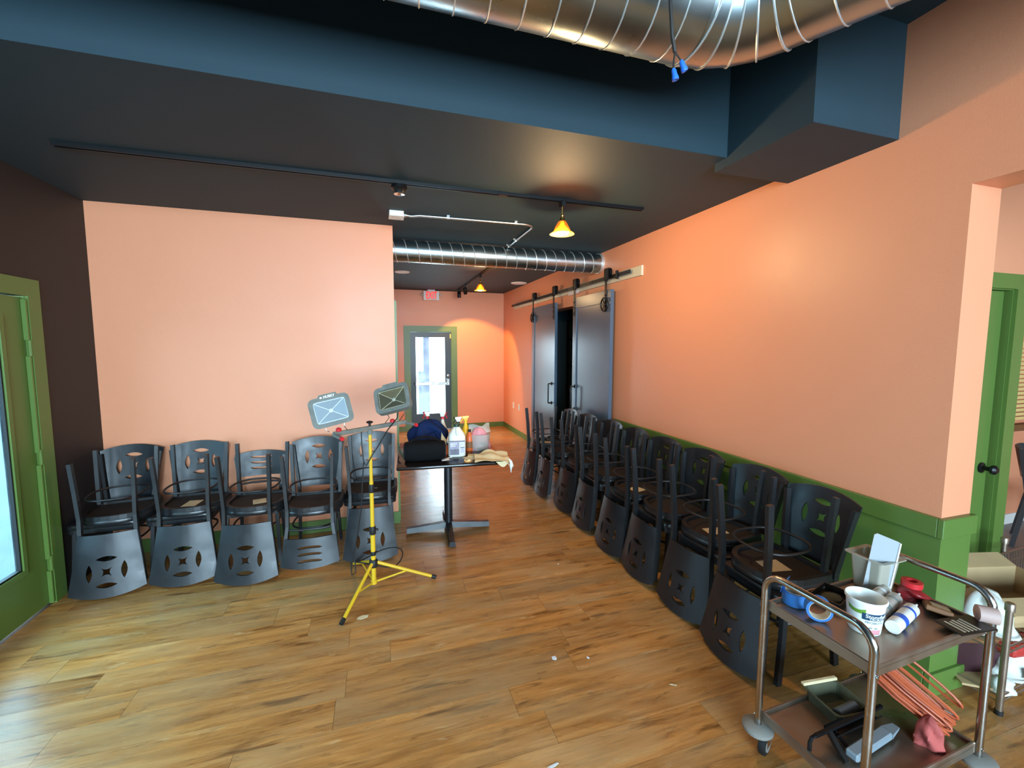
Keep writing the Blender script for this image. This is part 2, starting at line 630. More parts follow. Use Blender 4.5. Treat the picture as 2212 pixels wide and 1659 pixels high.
# side window and front windows, all behind the field of view
def window(nm, M, wdt, hgt, nm_panes):
    fr = struct(B().box(-wdt/2, wdt/2, -0.04, 0.04, 0, 0.06, M).box(-wdt/2, wdt/2, -0.04, 0.04, hgt-0.06, hgt, M).build(nm, 'black_metal'))
    for i in range(nm_panes+1):
        x = -wdt/2 + 0.03 + i*(wdt-0.06)/nm_panes
        B().box(x-0.03, x+0.03, -0.04, 0.04, 0.06, hgt-0.06, M).build('mullion', 'black_metal', fr)
    for i in range(nm_panes):
        x0 = -wdt/2+0.06+i*(wdt-0.06)/nm_panes
        B().box(x0, x0+(wdt-0.06)/nm_panes-0.06, -0.004, 0.004, 0.06, hgt-0.06, M).build('pane', 'shop_glass', fr)
window('window_1', Tm(0.15, -5.02, 0.35), 4.4, 2.85, 3)
window('window_2', Tm(5.0, -5.02, 0.35), 3.4, 2.85, 2)
m = B()
m.box(-2.4, 7.2, -5.1, -4.95, 0, 0.35)
m.box(-2.4, 7.2, -5.1, -4.95, 3.2, ZN)
m.box(-2.4, -2.05, -5.1, -4.95, 0.35, 3.2)
m.box(2.35, 3.3, -5.1, -4.95, 0.35, 3.2)
m.box(6.7, 7.2, -5.1, -4.95, 0.35, 3.2)
struct(m.build('wall_front', 'salmon_paint'))

# salmon partition, hallway, far wall
m = B().box(XL-0.15, XE, YP, YP+0.15, 0, ZC)
struct(m.build('wall_partition', 'salmon_paint'), 'salmon wall behind the left row of chairs')
struct(B().box(XE-0.13, XE, YP+0.15, YF+0.1, 0, ZC).build('wall_hallway', 'salmon_paint'))
struct(B().box(XL, XE+0.012, YP-0.012, YP, 0, 0.115).build('baseboard_partition', 'green_paint'))
# green casing and door just round the partition's end
t5 = struct(B().box(XE, XE+0.022, 4.29, 4.39, 0, 2.06).box(XE, XE+0.022, 5.22, 5.32, 0, 2.06).box(XE, XE+0.022, 4.29, 5.32, 2.06, 2.16).build('trim_1', 'green_paint'), 'green door casing on the hallway side of the partition')
d3 = struct(B().box(XE, XE+0.008, 4.39, 5.22, 0.01, 2.06).build('door_3', 'green_paint'))
B().lathe([(0.012, 0), (0.012, 0.03), (0.026, 0.04), (0.026, 0.06), (0.015, 0.068)], 14, Tm(XE+0.008, 5.12, 1.0, 0, PI/2, 0)).build('knob', 'black_metal', d3, True)

# far wall with the exit door
FX0, FX1, FZ = 0.615, 1.455, 2.02
m = B()
m.box(XE-0.1, FX0, YF, YF+0.15, 0, ZC)
m.box(FX1, XR+0.2, YF, YF+0.15, 0, ZC)
m.box(FX0, FX1, YF, YF+0.15, FZ, ZC)
struct(m.build('wall_far', 'salmon_paint'), 'salmon far wall with the glazed exit door')
m = B()
m.box(FX0-0.115, FX0, YF-0.02, YF, 0, FZ+0.11)
m.box(FX1, FX1+0.115, YF-0.02, YF, 0, FZ+0.11)
m.box(FX0, FX1, YF-0.02, YF, FZ, FZ+0.11)
m.box(FX0, FX0+0.012, YF, YF+0.12, 0, FZ).box(FX1-0.012, FX1, YF, YF+0.12, 0, FZ).box(FX0+0.012, FX1-0.012, YF, YF+0.12, FZ-0.012, FZ)
struct(m.build('trim_2', 'green_paint'), 'green casing round the glazed exit door')
struct(B().box(FX1+0.115, XR, YF-0.014, YF, 0, 0.10).box(XE, FX0-0.115, YF-0.014, YF, 0, 0.10).build('baseboard_far', 'green_paint'))
d1 = bpy.data.objects.new('door_1', None)
COL.objects.link(d1)
d1.location = (0, YF+0.03, 0)
struct(d1, 'black framed glass exit door with a silver push bar')
m = B()
GX0, GX1, GZ0, GZ1 = 0.735, 1.325, 0.335, 1.905
m.box(FX0+0.014, GX0, 0, 0.045, 0.012, FZ-0.014).box(GX1, FX1-0.014, 0, 0.045, 0.012, FZ-0.014)
m.box(GX0, GX1, 0, 0.045, 0.012, GZ0).box(GX0, GX1, 0, 0.045, GZ1, FZ-0.014)
m.build('door_leaf', 'black_door', d1)
B().box(GX0, GX1, 0.018, 0.026, GZ0, GZ1).build('pane', 'pane_glass', d1)
m = B().box(GX0-0.02, 1.36, -0.075, -0.04, 0.93, 0.99, bev=0.006)
pb = m.build('push_bar', 'steel', d1)
B().box(1.34, 1.40, -0.075, 0.0, 0.92, 1.06, bev=0.006).build('latch_case', 'steel', pb)
B().box(GX0-0.045, GX0-0.015, -0.06, 0.0, 0.935, 0.985, bev=0.004).build('end_bracket', 'black_metal', pb)
B().lathe([(0.03, 0), (0.03, 0.012), (0.02, 0.016), (0.012, 0.016)], 18, Tm(1.385, 0.0, 1.12, PI/2, 0, 0)).build('lock_cylinder', 'chrome', d1, True)
B().box(1.42, 1.452, -0.015, 0.01, 1.88, 1.98, bev=0.003).build('hinge', 'brass', d1)
B().box(FX0, FX1, -0.02, 0.09, 0, 0.011).build('threshold', 'steel', d1)

# right wall with the opening behind the sliding doors, header over the side opening
OY0, OY1, OZ = 4.62, 6.62, 2.28
m = B()
m.box(XR, XR+0.215, YC, OY0, 0, ZN)
m.box(XR, XR+0.215, OY1, YF+0.1, 0, ZC)
m.box(XR, XR+0.215, OY0, OY1, OZ, ZC)
m.box(XR, XR+0.215, -5.0, YC, 2.463, ZN)
struct(m.build('wall_right', 'salmon_paint'), 'long orange salmon wall on the right')
# wainscot: panel, cap, corner boards, base
m = B()
m.box(XR-0.012, XR, YC-0.012, 4.27, 0.1, 0.83)
m.box(XR, XR+0.215, YC-0.012, YC, 0.1, 0.83)
ws = struct(m.build('trim_3', 'green_paint'), 'green wainscot along the right wall and round its end')
B().box(XR-0.026, XR+0.229, YC-0.026, YC, 0.81, 0.905, bev=0.003).box(XR-0.026, XR, YC, 4.28, 0.81, 0.905, bev=0.003).build('cap_rail', 'green_paint', ws)
B().box(XR-0.03, XR+0.235, YC-0.03, YC, 0, 0.12, bev=0.004).box(XR-0.03, XR, YC, 4.28, 0, 0.12, bev=0.004).build('base_rail', 'green_paint', ws)
struct(B().box(XR-0.014, XR, 6.75, YF-0.014, 0, 0.10).build('baseboard_right', 'green_paint'))
# dark store room behind the sliding doors
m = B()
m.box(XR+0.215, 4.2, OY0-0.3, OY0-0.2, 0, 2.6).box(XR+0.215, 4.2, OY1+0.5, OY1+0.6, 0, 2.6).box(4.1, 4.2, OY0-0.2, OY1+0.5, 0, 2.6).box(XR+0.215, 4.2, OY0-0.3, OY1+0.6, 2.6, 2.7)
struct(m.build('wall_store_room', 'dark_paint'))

# ceilings
m = B()
m.box(XL-0.15, XR, YS, YF+0.1, ZC, ZN+0.1)
struct(m.build('ceiling', 'dark_paint'), 'charcoal dropped ceiling with a deep front face')
struct(B().box(-2.4, 7.2, -5.1, YS, ZN, ZN+0.1).box(XR+0.215, 7.2, YS, 3.0, ZN, ZN+0.1).build('ceiling_near', 'dark_paint'), 'charcoal high ceiling above the big duct')
struct(B().box(1.99, XR, 1.61, 2.235, 2.787, ZN).build('ceiling_bulkhead', 'dark_paint'), 'charcoal boxed bulkhead against the right wall')

# side room beyond the opening on the right
SD0, SD1 = 3.08, 3.785
m = B()
m.box(XR+0.215, SD0, 1.66, 1.78, 0, ZN)
m.box(SD0, SD1, 1.66, 1.78, 2.085, ZN).box(SD1, 3.90, 1.66, 1.78, 0, ZN)
struct(m.build('wall_side_room', 'salmon_paint'), 'salmon wall around the green door in the side room')
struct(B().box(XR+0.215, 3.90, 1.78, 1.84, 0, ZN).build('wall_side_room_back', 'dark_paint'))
struct(B().box(3.9, 7.0, 2.46, 2.56, 0, ZN).box(7.0, 7.2, -5.0, 2.6, 0, ZN).build('wall_side_room_far', 'salmon_paint'), 'pale salmon far wall with a blind in the side room')
struct(B().box(3.9, 7.0, 2.445, 2.46, 0, 0.10).build('baseboard_side_room', 'white_trim'))
# green door with its casing
m = B()
m.box(SD0-0.1, SD0, 1.64, 1.66, 0, 2.175).box(SD1, SD1+0.105, 1.64, 1.66, 0, 2.175).box(SD0, SD1, 1.64, 1.66, 2.085, 2.175)
struct(m.build('trim_4', 'green_paint'), 'green casing round the closed green door')
struct(B().box(SD1-0.006, SD1, 1.66, 1.78, 0, 2.085).box(SD0, SD1-0.006, 1.66, 1.78, 2.079, 2.085).box(SD0, SD0+0.003, 1.66, 1.78, 0, 2.079).build('trim_6', 'green_paint'))
d2 = struct(B().box(SD0+0.004, SD1-0.030, 1.69, 1.73, 0.01, 2.076).build('door_2', 'green_paint'), 'plain green door with a black knob')
kb = B().lathe([(0.034, 0), (0.034, 0.008), (0.013, 0.012), (0.013, 0.04), (0.028, 0.052), (0.03, 0.068), (0.018, 0.08)], 18, Tm(3.695, 1.69, 0.955, PI/2, 0, 0)).build('knob', 'black_metal', d2, True)
B().box(SD1-0.029, SD1-0.008, 1.71, 1.73, 0.01, 2.076).build('gap_shadow', 'black_rubber', d2)  # dark strip put in as the shadow of the door gap
# window with blind in the side room
wb = thing('window_blind', 'yellow slatted blind on the side room far wall', 'blind', (6.05, 2.44, 1.0))
B().box(-0.35, 0.35, -0.02, 0.015, 0.72, 0.78).build('head_rail', 'blind_slat', wb)
for i in range(17):
    B().box(-0.34, 0.34, -0.016, 0.0, 0.04+i*0.04, 0.068+i*0.04, ).build('slat', 'blind_slat', wb)
B().box(-0.42, 0.42, -0.05, 0.015, -0.06, 0.0).build('sill', 'brown_card', wb)

# ------------------------------------------------------------------ left glass door
ld = bpy.data.objects.new('door_4', None)
COL.objects.link(ld)
ld.location = (XL, 0, 0)
struct(ld, 'green framed glass door in the left wall letting in daylight')
for a0, a1, g0, g1 in ((DYM+0.003, DY1-0.006, DYM+0.17, 3.375), (DY0+0.006, DYM-0.003, DY0+0.18, DYM-0.17)):
    m = B()
    m.box(-0.06, -0.012, g1, a1, 0.01, DZ-0.01)
    m.box(-0.06, -0.012, a0, g0, 0.01, DZ-0.01)
    m.box(-0.06, -0.012, g0, g1, 0.01, 0.30).box(-0.06, -0.012, g0, g1, 1.91, DZ-0.01)
    m.build('door_leaf', 'green_paint', ld)
    m = B()
    m.box(-0.04, 0.0, g1-0.03, g1, 0.30, 1.91).box(-0.04, 0.0, g0, g0+0.03, 0.30, 1.91).box(-0.04, 0.0, g0+0.03, g1-0.03, 0.30, 0.33).box(-0.04, 0.0, g0+0.03, g1-0.03, 1.88, 1.91)
    m.build('glazing_bead', 'green_paint', ld)
    B().box(-0.036, -0.01, g1-0.042, g1-0.03, 0.33, 1.88).box(-0.036, -0.01, g0+0.03, g1-0.042, 0.33, 0.342).build('gasket', 'black_rubber', ld)
    B().box(-0.034, -0.026, g0+0.03, g1-0.042, 0.342, 1.88).build('pane', 'door_pane_glass', ld)
for z0, z1 in ((0.01, 0.23), (0.31, 0.95), (1.03, 1.66), (1.76, 2.02)):
    B().box(-0.012, 0.014, DY1-0.022, DY1-0.004, z0, z1, bev=0.003).build('hinge_strip', 'green_paint', ld)
for z0 in (0.23, 0.95, 1.66):
    B().tube([(0.008, DY1-0.006, z0), (0.008, DY1-0.006, z0+0.1)], 0.011, 10).build('hinge', 'green_paint', ld)
m = B()
m.box(XL, XL+0.018, DY1, DY1+0.105, 0, DZ+0.11).box(XL, XL+0.018, DY0-0.1, DY0, 0, DZ+0.11).box(XL, XL+0.018, DY0, DY1, DZ, DZ+0.11)
m.box(XL-0.15, XL, DY1-0.004, DY1, 0, DZ)
struct(m.build('trim_5', 'green_paint'), 'green casing round the left glass door')

# ------------------------------------------------------------------ outside
struct(B().box(XL-0.15, 14, 9.02, 40, -0.2, -0.02).build('ground_outside', 'outside_concrete'), 'pale pavement outside the exit door')
struct(B().box(-14, XL-0.15, -10, 40, -0.2, -0.02).build('ground_street', 'shaded_pavement'), 'grey blue pavement outside the left glass door')
op = thing('porch_post', 'weathered blue post outside the exit door glass', 'post', (1.02, 10.3, 0))
B().box(-0.13, 0.13, -0.13, 0.13, 0, 3.0, bev=0.01).build('shaft', 'blue_post', op)
B().box(-0.2, 0.2, -0.2, 0.2, 0, 0.14, bev=0.01).build('plinth', 'stucco', op)
B().box(-0.25, 0.25, -0.2, 0.2, 2.62, 2.8, bev=0.01).build('capital', 'blue_post', op)
ob = thing('white_building', 'white building across the street with dark windows', 'building', (5.0, 30, 0))
B().box(-9, 9, 0, 5, -0.02, 7).build('wall', 'stucco', ob)
for xx in (-3.9, -2.4, -1.2, 0.4, 2.0):
    f = B().box(xx, xx+0.85, -0.06, 0.02, 2.6, 3.9).build('window', 'stucco', ob)
    B().box(xx+0.08, xx+0.77, -0.08, 0.0, 2.68, 3.82).build('pane', 'far_window', f)
    B().box(xx-0.1, xx+0.95, -0.14, 0.02, 2.4, 2.5).build('sill', 'far_window', f)

# ------------------------------------------------------------------ chairs
ZS = 0.47


def ypost(z):
    k = [(0, 0.226), (0.2, 0.209), (0.40, 0.199), (0.50, 0.201), (0.7, 0.229), (0.95, 0.273)]
    for (a, ya), (b, yb) in zip(k, k[1:]):
        if z <= b:
            return ya+(yb-ya)*(z-a)/(b-a)
    return k[-1][1]


def hwpost(z):
    k = [(0, 0.166), (0.40, 0.150), (0.52, 0.152), (0.95, 0.207)]
    for (a, ya), (b, yb) in zip(k, k[1:]):
        if z <= b:
            return ya+(yb-ya)*(z-a)/(b-a)
    return k[-1][1]


def seat_outline(s=1.0, n=9):
    pts = []
    for i in range(5):
        a = -PI/2 + i*PI/8
        pts.append((0.163+0.05*math.cos(a), -0.165+0.05*math.sin(a)))
    for i in range(1, 2*n):
        a = PI*i/(2*n)
        pts.append((0.213*math.copysign(abs(math.cos(a))**0.8, math.cos(a)), -0.02+0.197*math.sin(a)**0.9))
    for i in range(5):
        a = PI + i*PI/8
        pts.append((-0.163+0.05*math.cos(a), -0.165+0.05*math.sin(a)))
    return [(x*s, -0.015+(yy+0.015)*s) for x, yy in pts]


def lens(cx, cz, L, W, vert=False, n=7):
    p = []
    for i in range(n):
        a = -1+2*i/n
        p.append((a*L/2, -(1-a*a)*W/2))
    for i in range(n):
        a = 1-2*i/n
        p.append((a*L/2, (1-a*a)*W/2))
    if vert:
        p = [(-b, a) for a, b in p]
    return [(cx+a, cz+b) for a, b in p]


def csquare(cx, cz, s, n=4):
    c = [(-s, -s), (s, -s), (s, s), (-s, s)]
    p = []
    for (ax, az), (bx, bz) in zip(c, c[1:]+c[:1]):
        for i in range(n):
            t = i/n
            x, z = ax+(bx-ax)*t, az+(bz-az)*t
            k = 1-0.42*4*t*(1-t)
            if ax == bx:
                x *= k
            else:
                z *= k
            p.append((cx+x, cz+z))
    return p


def slot(cz, L, W, sag, n=8):
    lo, hi = [], []
    for i in range(n+1):
        a = -1+2*i/n
        h = W/2*math.sqrt(max(0, 1-a**6))
        zz = cz+sag*a*a
        lo.append((a*L/2, zz-h-0.0005))
        hi.append((a*L/2, zz+h+0.0005))
    return lo+hi[::-1]


def make_chair(style, label):
    c = thing('cafe_chair', label, 'chair')
    # pad
    out = seat_outline()
    rings = []
    for z, s in ((0.436, 0.985), (0.440, 1.0), (0.460, 1.0), (0.468, 0.985), (0.4705, 0.95)):
        rings.append([(x, yy, z) for x, yy in seat_outline(s)])
    B().loft(rings).build('seat', 'seat_vinyl', c, True)
    fr = B().plate(seat_outline(0.985), [seat_outline(0.86)], lambda u, v, q: (u, v, 0.405+q), 0.031)
    frm = fr.build('seat_frame', 'chair_metal', c)
    B().plate(seat_outline(0.87), [], lambda u, v, q: (u, v, 0.424+q), 0.008).build('underside_board', 'seat_underside', frm)
    top = 0.87 if style == 'medallion' else 0.775
    for s in (-1, 1):
        zs = [0, 0.1, 0.2, 0.3, 0.4, 0.46, 0.52, 0.6, 0.7, top]
        zs = [z for z in zs if z <= top]
        pts = [(s*hwpost(z), ypost(z), z) for z in zs]
        B().bar(pts, 0.022, 0.036).build('rear_leg', 'chair_metal', c)
        B().bar([(s*0.185, -0.20, 0), (s*0.178, -0.178, 0.22), (s*0.172, -0.165, 0.41)], 0.024, 0.03).build('front_leg', 'chair_metal', c)
    # hoop stretcher
    hp = []
    for i in range(36):
        a = 2*PI*i/36
        ca, sa = math.cos(a), math.sin(a)
        hp.append((0.164*math.copysign(abs(ca)**0.75, ca), 0.012+0.176*math.copysign(abs(sa)**0.75, sa), 0.285))
    B().tube(hp, 0.0075, 8, closed=True).build('hoop_stretcher', 'chair_metal', c, True)

    def bend(u, v, q):
        h = hwpost(min(v, 0.9))+0.012
        k = min(1.0, abs(u)/h)
        yy = ypost(v)+0.028*(1-k*k)+0.012+q
        return (u, yy, v)
    if style == 'medallion':
        z0, z1, arch = 0.505, 0.892, 0.036
    else:
        z0, z1, arch = 0.60, 0.79, 0.024
    o_ = []
    n = 10
    for i in range(n+1):
        a = -1+2*i/n
        o_.append((a*(hwpost(z0)+0.008), z0))
    for i in range(1, 4):
        z = z0+(z1-z0)*i/4
        o_.append((hwpost(z)+0.010, z))
    for i in range(n+1):
        a = 1-2*i/n
        o_.append((a*(hwpost(z1)+0.012), z1+arch*(1-a*a)))
    for i in range(3, 0, -1):
        z = z0+(z1-z0)*i/4
        o_.append((-hwpost(z)-0.010, z))
    if style == 'medallion':
        zc = 0.757
        hl = [lens(0, zc+0.088, 0.118, 0.034), lens(0, zc-0.088, 0.118, 0.034), lens(-0.094, zc, 0.118, 0.034, True), lens(0.094, zc, 0.118, 0.034, True), csquare(0, zc, 0.029)]
    else:
        hl = [slot(0.755, 0.17, 0.017, 0.008), slot(0.708, 0.17, 0.017, 0.008), slot(0.661, 0.17, 0.017, 0.008)]
    cuts = [-0.2+0.04*i+0.0013 for i in range(11)]
    B().plate(o_, hl, bend, 0.010, cuts=cuts, cuts2=[z0+(z1-z0)*i/4+0.0017 for i in (1, 2, 3)]).build('backrest', 'chair_black', c, True, 30)
    if style == 'slot':
        zb = 0.545
        B().tube([(-hwpost(zb), ypost(zb), zb), (-0.08, ypost(zb)+0.025, zb), (0.08, ypost(zb)+0.025, zb), (hwpost(zb), ypost(zb), zb)], 0.008, 8).build('back_rail', 'chair_metal', c, True)
    return c


GL, GR = 'cafe chairs stacked along the left salmon wall', 'cafe chairs stacked along the right wall'
ordw = ['first', 'second', 'third', 'fourth', 'fifth', 'sixth', 'seventh', 'eighth']
protos = {}


def chair(style, label, loc, rot, group):
    if style not in protos:
        c = make_chair(style, label)
        protos[style] = c
        c.location, c.rotation_euler = loc, rot
        c['group'] = group
        return c
    c = dup(protos[style], 'cafe_chair', label, loc, rot, group)
    for ch in list(c.children):
        if ch.name.startswith('paper_tag'):
            bpy.data.objects.remove(ch)
    return c


TAGGED = []
rnd = random.Random(3)
left = [  # inverted x, y, yaw deg, style ; upright x, y, yaw, style
    (-1.845, 3.80, 7, 'medallion', -1.91, 3.90, 1, 'medallion'),
    (-1.385, 3.82, 2, 'medallion', -1.45, 3.905, 0, 'medallion'),
    (-0.930, 3.70, -4, 'medallion', -0.985, 3.92, 3, 'slot'),
    (-0.500, 3.56, -1, 'slot', -0.530, 3.80, -2, 'medallion'),
    (-0.078, 3.77, -3, 'medallion', -0.085, 3.90, -2, 'medallion'),
]
pat = {'medallion': 'four petal cut-outs', 'slot': 'three slots'}
for i, (ix, iy, ia, ist, ux, uy, ua, ust) in enumerate(left):
    wh = {0: 'beside the green glass door', 4: 'behind the yellow light stand'}.get(i, f'{ordw[i]} from the green glass door')
    chair(ust, f'upright black chair, {pat[ust]}, by the salmon wall, {wh}', (ux, uy, 0), (0, 0, math.radians(ua)), GL)
    c = chair(ist, f'upturned black chair, {pat[ist]}, in the left row, {wh}', (ix, iy, 2*ZS+0.001), (PI, 0, math.radians(ia)), GL)
    if i in (1, 2):
        TAGGED.append(c)
right = [  # from the cart backwards
    (2.075, 1.77, -90, 2.115, 1.745, -90), (2.105, 2.235, -82, 2.14, 2.185, -88), (2.095, 2.675, -91, 2.13, 2.69, -89),
    (2.09, 3.10, -88, 2.125, 3.15, -90), (2.095, 3.60, -92, 2.13, 3.61, -91), (2.10, 4.06, -87, 2.135, 4.07, -90),
    (2.05, 4.54, -91, 2.09, 4.53, -88), (2.03, 4.985, -88, 2.07, 4.98, -90),
]
for i, (ix, iy, ia, ux, uy, ua) in enumerate(right):
    wh = {0: 'nearest the steel cart', 7: 'farthest, by the sliding doors'}.get(i, f'{ordw[i]} from the steel cart')
    chair('medallion', f'upright black chair at the bottom of the right row, {wh}', (ux, uy, 0), (0, 0, math.radians(ua)), GR)
    c = chair('medallion', f'upturned black chair, feet up, in the right row, {wh}', (ix, iy, 2*ZS+0.001), (PI, 0, math.radians(ia)), GR)
    if i in (0, 1, 3, 7):
        TAGGED.append(c)
for c in TAGGED:
    w_, h_ = rnd.uniform(0.09, 0.12), rnd.uniform(0.11, 0.15)
    o = B().box(-w_/2, w_/2, -h_/2, h_/2, 0.4218, 0.4232, Tm(rnd.uniform(-0.03, 0.03), rnd.uniform(-0.02, 0.04), 0, 0, 0, rnd.uniform(-0.6, 0.6))).build('paper_tag', 'paper_tan', c)
    tag(o, 'tan paper tag under the seat')

# ------------------------------------------------------------------ big spiral duct at the top
DYc, DZc, DR = 1.57, 3.107, 0.20
du = thing('spiral_duct', 'large shiny spiral duct with an elbow hung below the high ceiling', 'duct', (0, 0, 0))
ang = math.radians(61)
xe = 1.445
dirv = Vector((math.cos(ang), -math.sin(ang), 0))
RB = 0.34
tl = RB*math.tan(ang/2)
A0 = Vector((xe-tl, DYc, DZc))
A1 = Vector((xe, DYc, DZc)) + dirv*tl
cen = Vector((xe-tl, DYc-RB, DZc))
B().tube([(-2.0, DYc, DZc), A0], DR, 40, caps=False).build('straight_section', 'galvanised', du, True)
arc = [cen + Vector((RB*math.sin(ang*i/3), RB*math.cos(ang*i/3), 0)) for i in range(4)]
ef = A1+dirv*2.2
NG = 4
arc = [cen + Vector((RB*math.sin(ang*i/NG), RB*math.cos(ang*i/NG), 0)) for i in range(NG+1)]
for i in range(NG):
    d_ = (arc[i+1]-arc[i])*0.02
    B().tube([arc[i]-d_, arc[i+1]+d_], DR*1.008, 40, caps=False).build('elbow_gore', 'galvanised', du, True)
for i, p in enumerate(arc):
    a = ang*i/NG
    nb = Vector((math.sin(a), math.cos(a), 0))
    ring = [p + (nb*math.cos(2*PI*j/40) + Vector((0, 0, math.sin(2*PI*j/40))))*DR*1.012 for j in range(40)]
    B().tube(ring, 0.0045, 6, closed=True).build('elbow_seam', 'galvanised_seam', du, True)
B().tube([A1, ef], DR, 40, caps=False).build('straight_section', 'galvanised', du, True)


def helix(start, direction, length, r, pitch, side, n=28):
    d = Vector(direction).normalized()
    u = Vector((0, 0, 1))
    v = d.cross(u)
    turns = length/pitch
    N_ = int(turns*n)
    return [Vector(start)+d*(length*i/N_)+(u*math.cos(2*PI*i/n)+v*math.sin(2*PI*i/n))*r for i in range(N_+1)]


B().tube(helix((-1.0, DYc, DZc), (1, 0, 0), xe-tl+1.0, DR+0.001, 0.122, 1), 0.0032, 5).build('spiral_seam', 'galvanised_seam', du, True)
B().tube(helix(A1, dirv, 2.1, DR+0.001, 0.122, 1), 0.0032, 5).build('spiral_seam', 'galvanised_seam', du, True)
for p in ((xe-0.09, DYc-0.13, DZc-0.165), (xe+0.12, DYc-0.29, DZc-0.185), (xe-0.14, DYc-0.18, DZc-0.10)):
    B().lathe([(0.004, 0), (0.006, 0.002), (0.004, 0.005)], 8, Tm(p[0], p[1], p[2], PI, 0, 0)).build('screw', 'chrome', du, True)
for x in (-0.9, 0.35):
    B().box(x-0.012, x+0.012, DYc-DR-0.004, DYc-DR-0.001, DZc, ZN).box(x-0.012, x+0.012, DYc+DR+0.001, DYc+DR+0.004, DZc, ZN).build('hanger_strap', 'galvanised_seam', du)

# dangling wires with blue wire nuts
wr = thing('dangling_wires', 'dark wires with two blue wire nuts hanging before the big duct', 'wires', (0.88, 1.2, ZN))
B().lathe([(0.05, -0.03), (0.05, 0.0)], 16).build('ceiling_box', 'black_metal', wr)
B().tube([(0.0, 0, -0.03), (0.002, 0, -0.35), (-0.003, 0, -0.56), (0.008, 0, -0.66), (0.02, 0, -0.705)], 0.0055, 8).build('wire', 'wire_dark', wr, True)
B().tube([(0.02, 0, -0.705), (0.032, 0, -0.715), (0.043, 0, -0.725)], 0.0032, 6).build('wire', 'wire_dark', wr, True)
B().tube([(0.02, 0, -0.705), (0.017, 0, -0.73), (0.016, 0, -0.755)], 0.0032, 6).build('wire', 'wire_dark', wr, True)
for px, pz, a in ((0.043, -0.723, -0.5), (0.016, -0.752, -0.3)):
    B().lathe([(0.004, 0.0), (0.0075, -0.006), (0.0085, -0.02), (0.0105, -0.026), (0.0105, -0.034), (0.006, -0.034), (0.005, -0.026)], 12, Tm(px, 0, pz, 0, a, 0)).build('wire_nut', 'wirenut_blue', wr, True)

# ------------------------------------------------------------------ far small duct
d2c = (4.72, 2.715, 0.112)
sd = thing('spiral_duct', 'slim shiny spiral duct crossing the hallway ceiling', 'duct', (0, 0, 0))
B().tube([(XE, d2c[0], d2c[1]), (XR, d2c[0], d2c[1])], d2c[2], 32).build('straight_section', 'galvanised', sd, True)
B().tube(helix((XE, d2c[0], d2c[1]), (1, 0, 0), XR-XE-0.05, d2c[2]+0.001, 0.118, 1, 24), 0.0042, 5).build('spiral_seam', 'galvanised_seam', sd, True)
B().tube([(XR-0.035, d2c[0], d2c[1]), (XR, d2c[0], d2c[1])], d2c[2]+0.006, 32).build('wall_collar', 'galvanised_seam', sd, True)

# ------------------------------------------------------------------ ceiling track, pendants, conduit
YT = 3.09
tr = thing('ceiling_track', 'long black lighting track running across the dropped ceiling', 'light track', (0, YT, ZC))
for x0, x1 in ((-1.67, 0.855), (0.925, 2.06)):
    B().box(x0, x1, -0.018, -0.012, -0.022, 0).box(x0, x1, 0.012, 0.018, -0.022, 0).box(x0, x1, -0.012, 0.012, -0.005, 0).build('rail', 'black_metal', tr)
B().box(0.855, 0.925, -0.02, 0.02, -0.024, 0, bev=0.002).build('joiner', 'black_metal', tr)
rd = thing('track_spot', 'small round black spotlight on the ceiling track', 'light', (0.165, YT, ZC-0.022))
B().lathe([(0.018, 0.0), (0.018, -0.008), (0.052, -0.012), (0.055, -0.03), (0.04, -0.04), (0.032, -0.058), (0.030, -0.058)], 24).build('body', 'black_metal', rd, True)
B().lathe([(0.034, -0.056), (0.036, -0.066), (0.028, -0.068)], 24).build('lens_ring', 'chrome', rd, True)


def pendant(label, loc, scale=1.0, power=40):
    p = thing('pendant_lamp', label, 'pendant lamp', loc, group='warm pendant lamps')
    s = scale
    B().box(-0.017*s, 0.017*s, -0.03*s, 0.03*s, -0.045, -0.0, bev=0.003).build('track_adapter', 'black_metal', p)
    B().tube([(0, 0, -0.045), (0, 0, -0.10)], 0.006, 8).build('stem', 'brass', p)
    B().lathe([(0.008, -0.098), (0.014, -0.104), (0.012, -0.115), (0.02, -0.122), (0.02, -0.145), (0.024, -0.150)], 16).build('socket', 'brass', p, True)
    sh = B().lathe([(0.022, -0.145), (0.030, -0.150), (0.042, -0.170), (0.056, -0.195), (0.064, -0.222), (0.092, -0.240), (0.094, -0.243), (0.090, -0.243), (0.062, -0.226), (0.053, -0.197), (0.040, -0.174), (0.026, -0.152)], 28, cap=False)
    sh.build('shade', 'amber_shade', p, True)
    B().lathe([(0.012, -0.150), (0.02, -0.175), (0.045, -0.205), (0.052, -0.226), (0.046, -0.240), (0.02, -0.247)], 20).build('bulb', 'bulb_warm', p, True)
    l = bpy.data.lights.new('bulb_light', 'POINT')
    l.energy, l.color, l.shadow_soft_size = power, (1.0, 0.66, 0.32), 0.05
    lo = bpy.data.objects.new('bulb_light', l)
    COL.objects.link(lo)
    lo.parent = p
    lo.location = (0, 0, -0.30)
    return p


pendant('lit brass pendant lamp hanging from the near ceiling track', (1.36, YT, ZC-0.016), power=60)
pendant('lit brass pendant lamp hanging farther down the hallway', (1.53, 6.55, ZC-0.016), power=14)
t2 = thing('ceiling_track', 'short black lighting track near the exit sign', 'light track', (1.53, 0, ZC))
B().box(-0.018, -0.012, 5.7, 8.55, -0.022, 0).box(0.012, 0.018, 5.7, 8.55, -0.022, 0).box(-0.012, 0.012, 5.7, 8.55, -0.005, 0).build('rail', 'black_metal', t2)


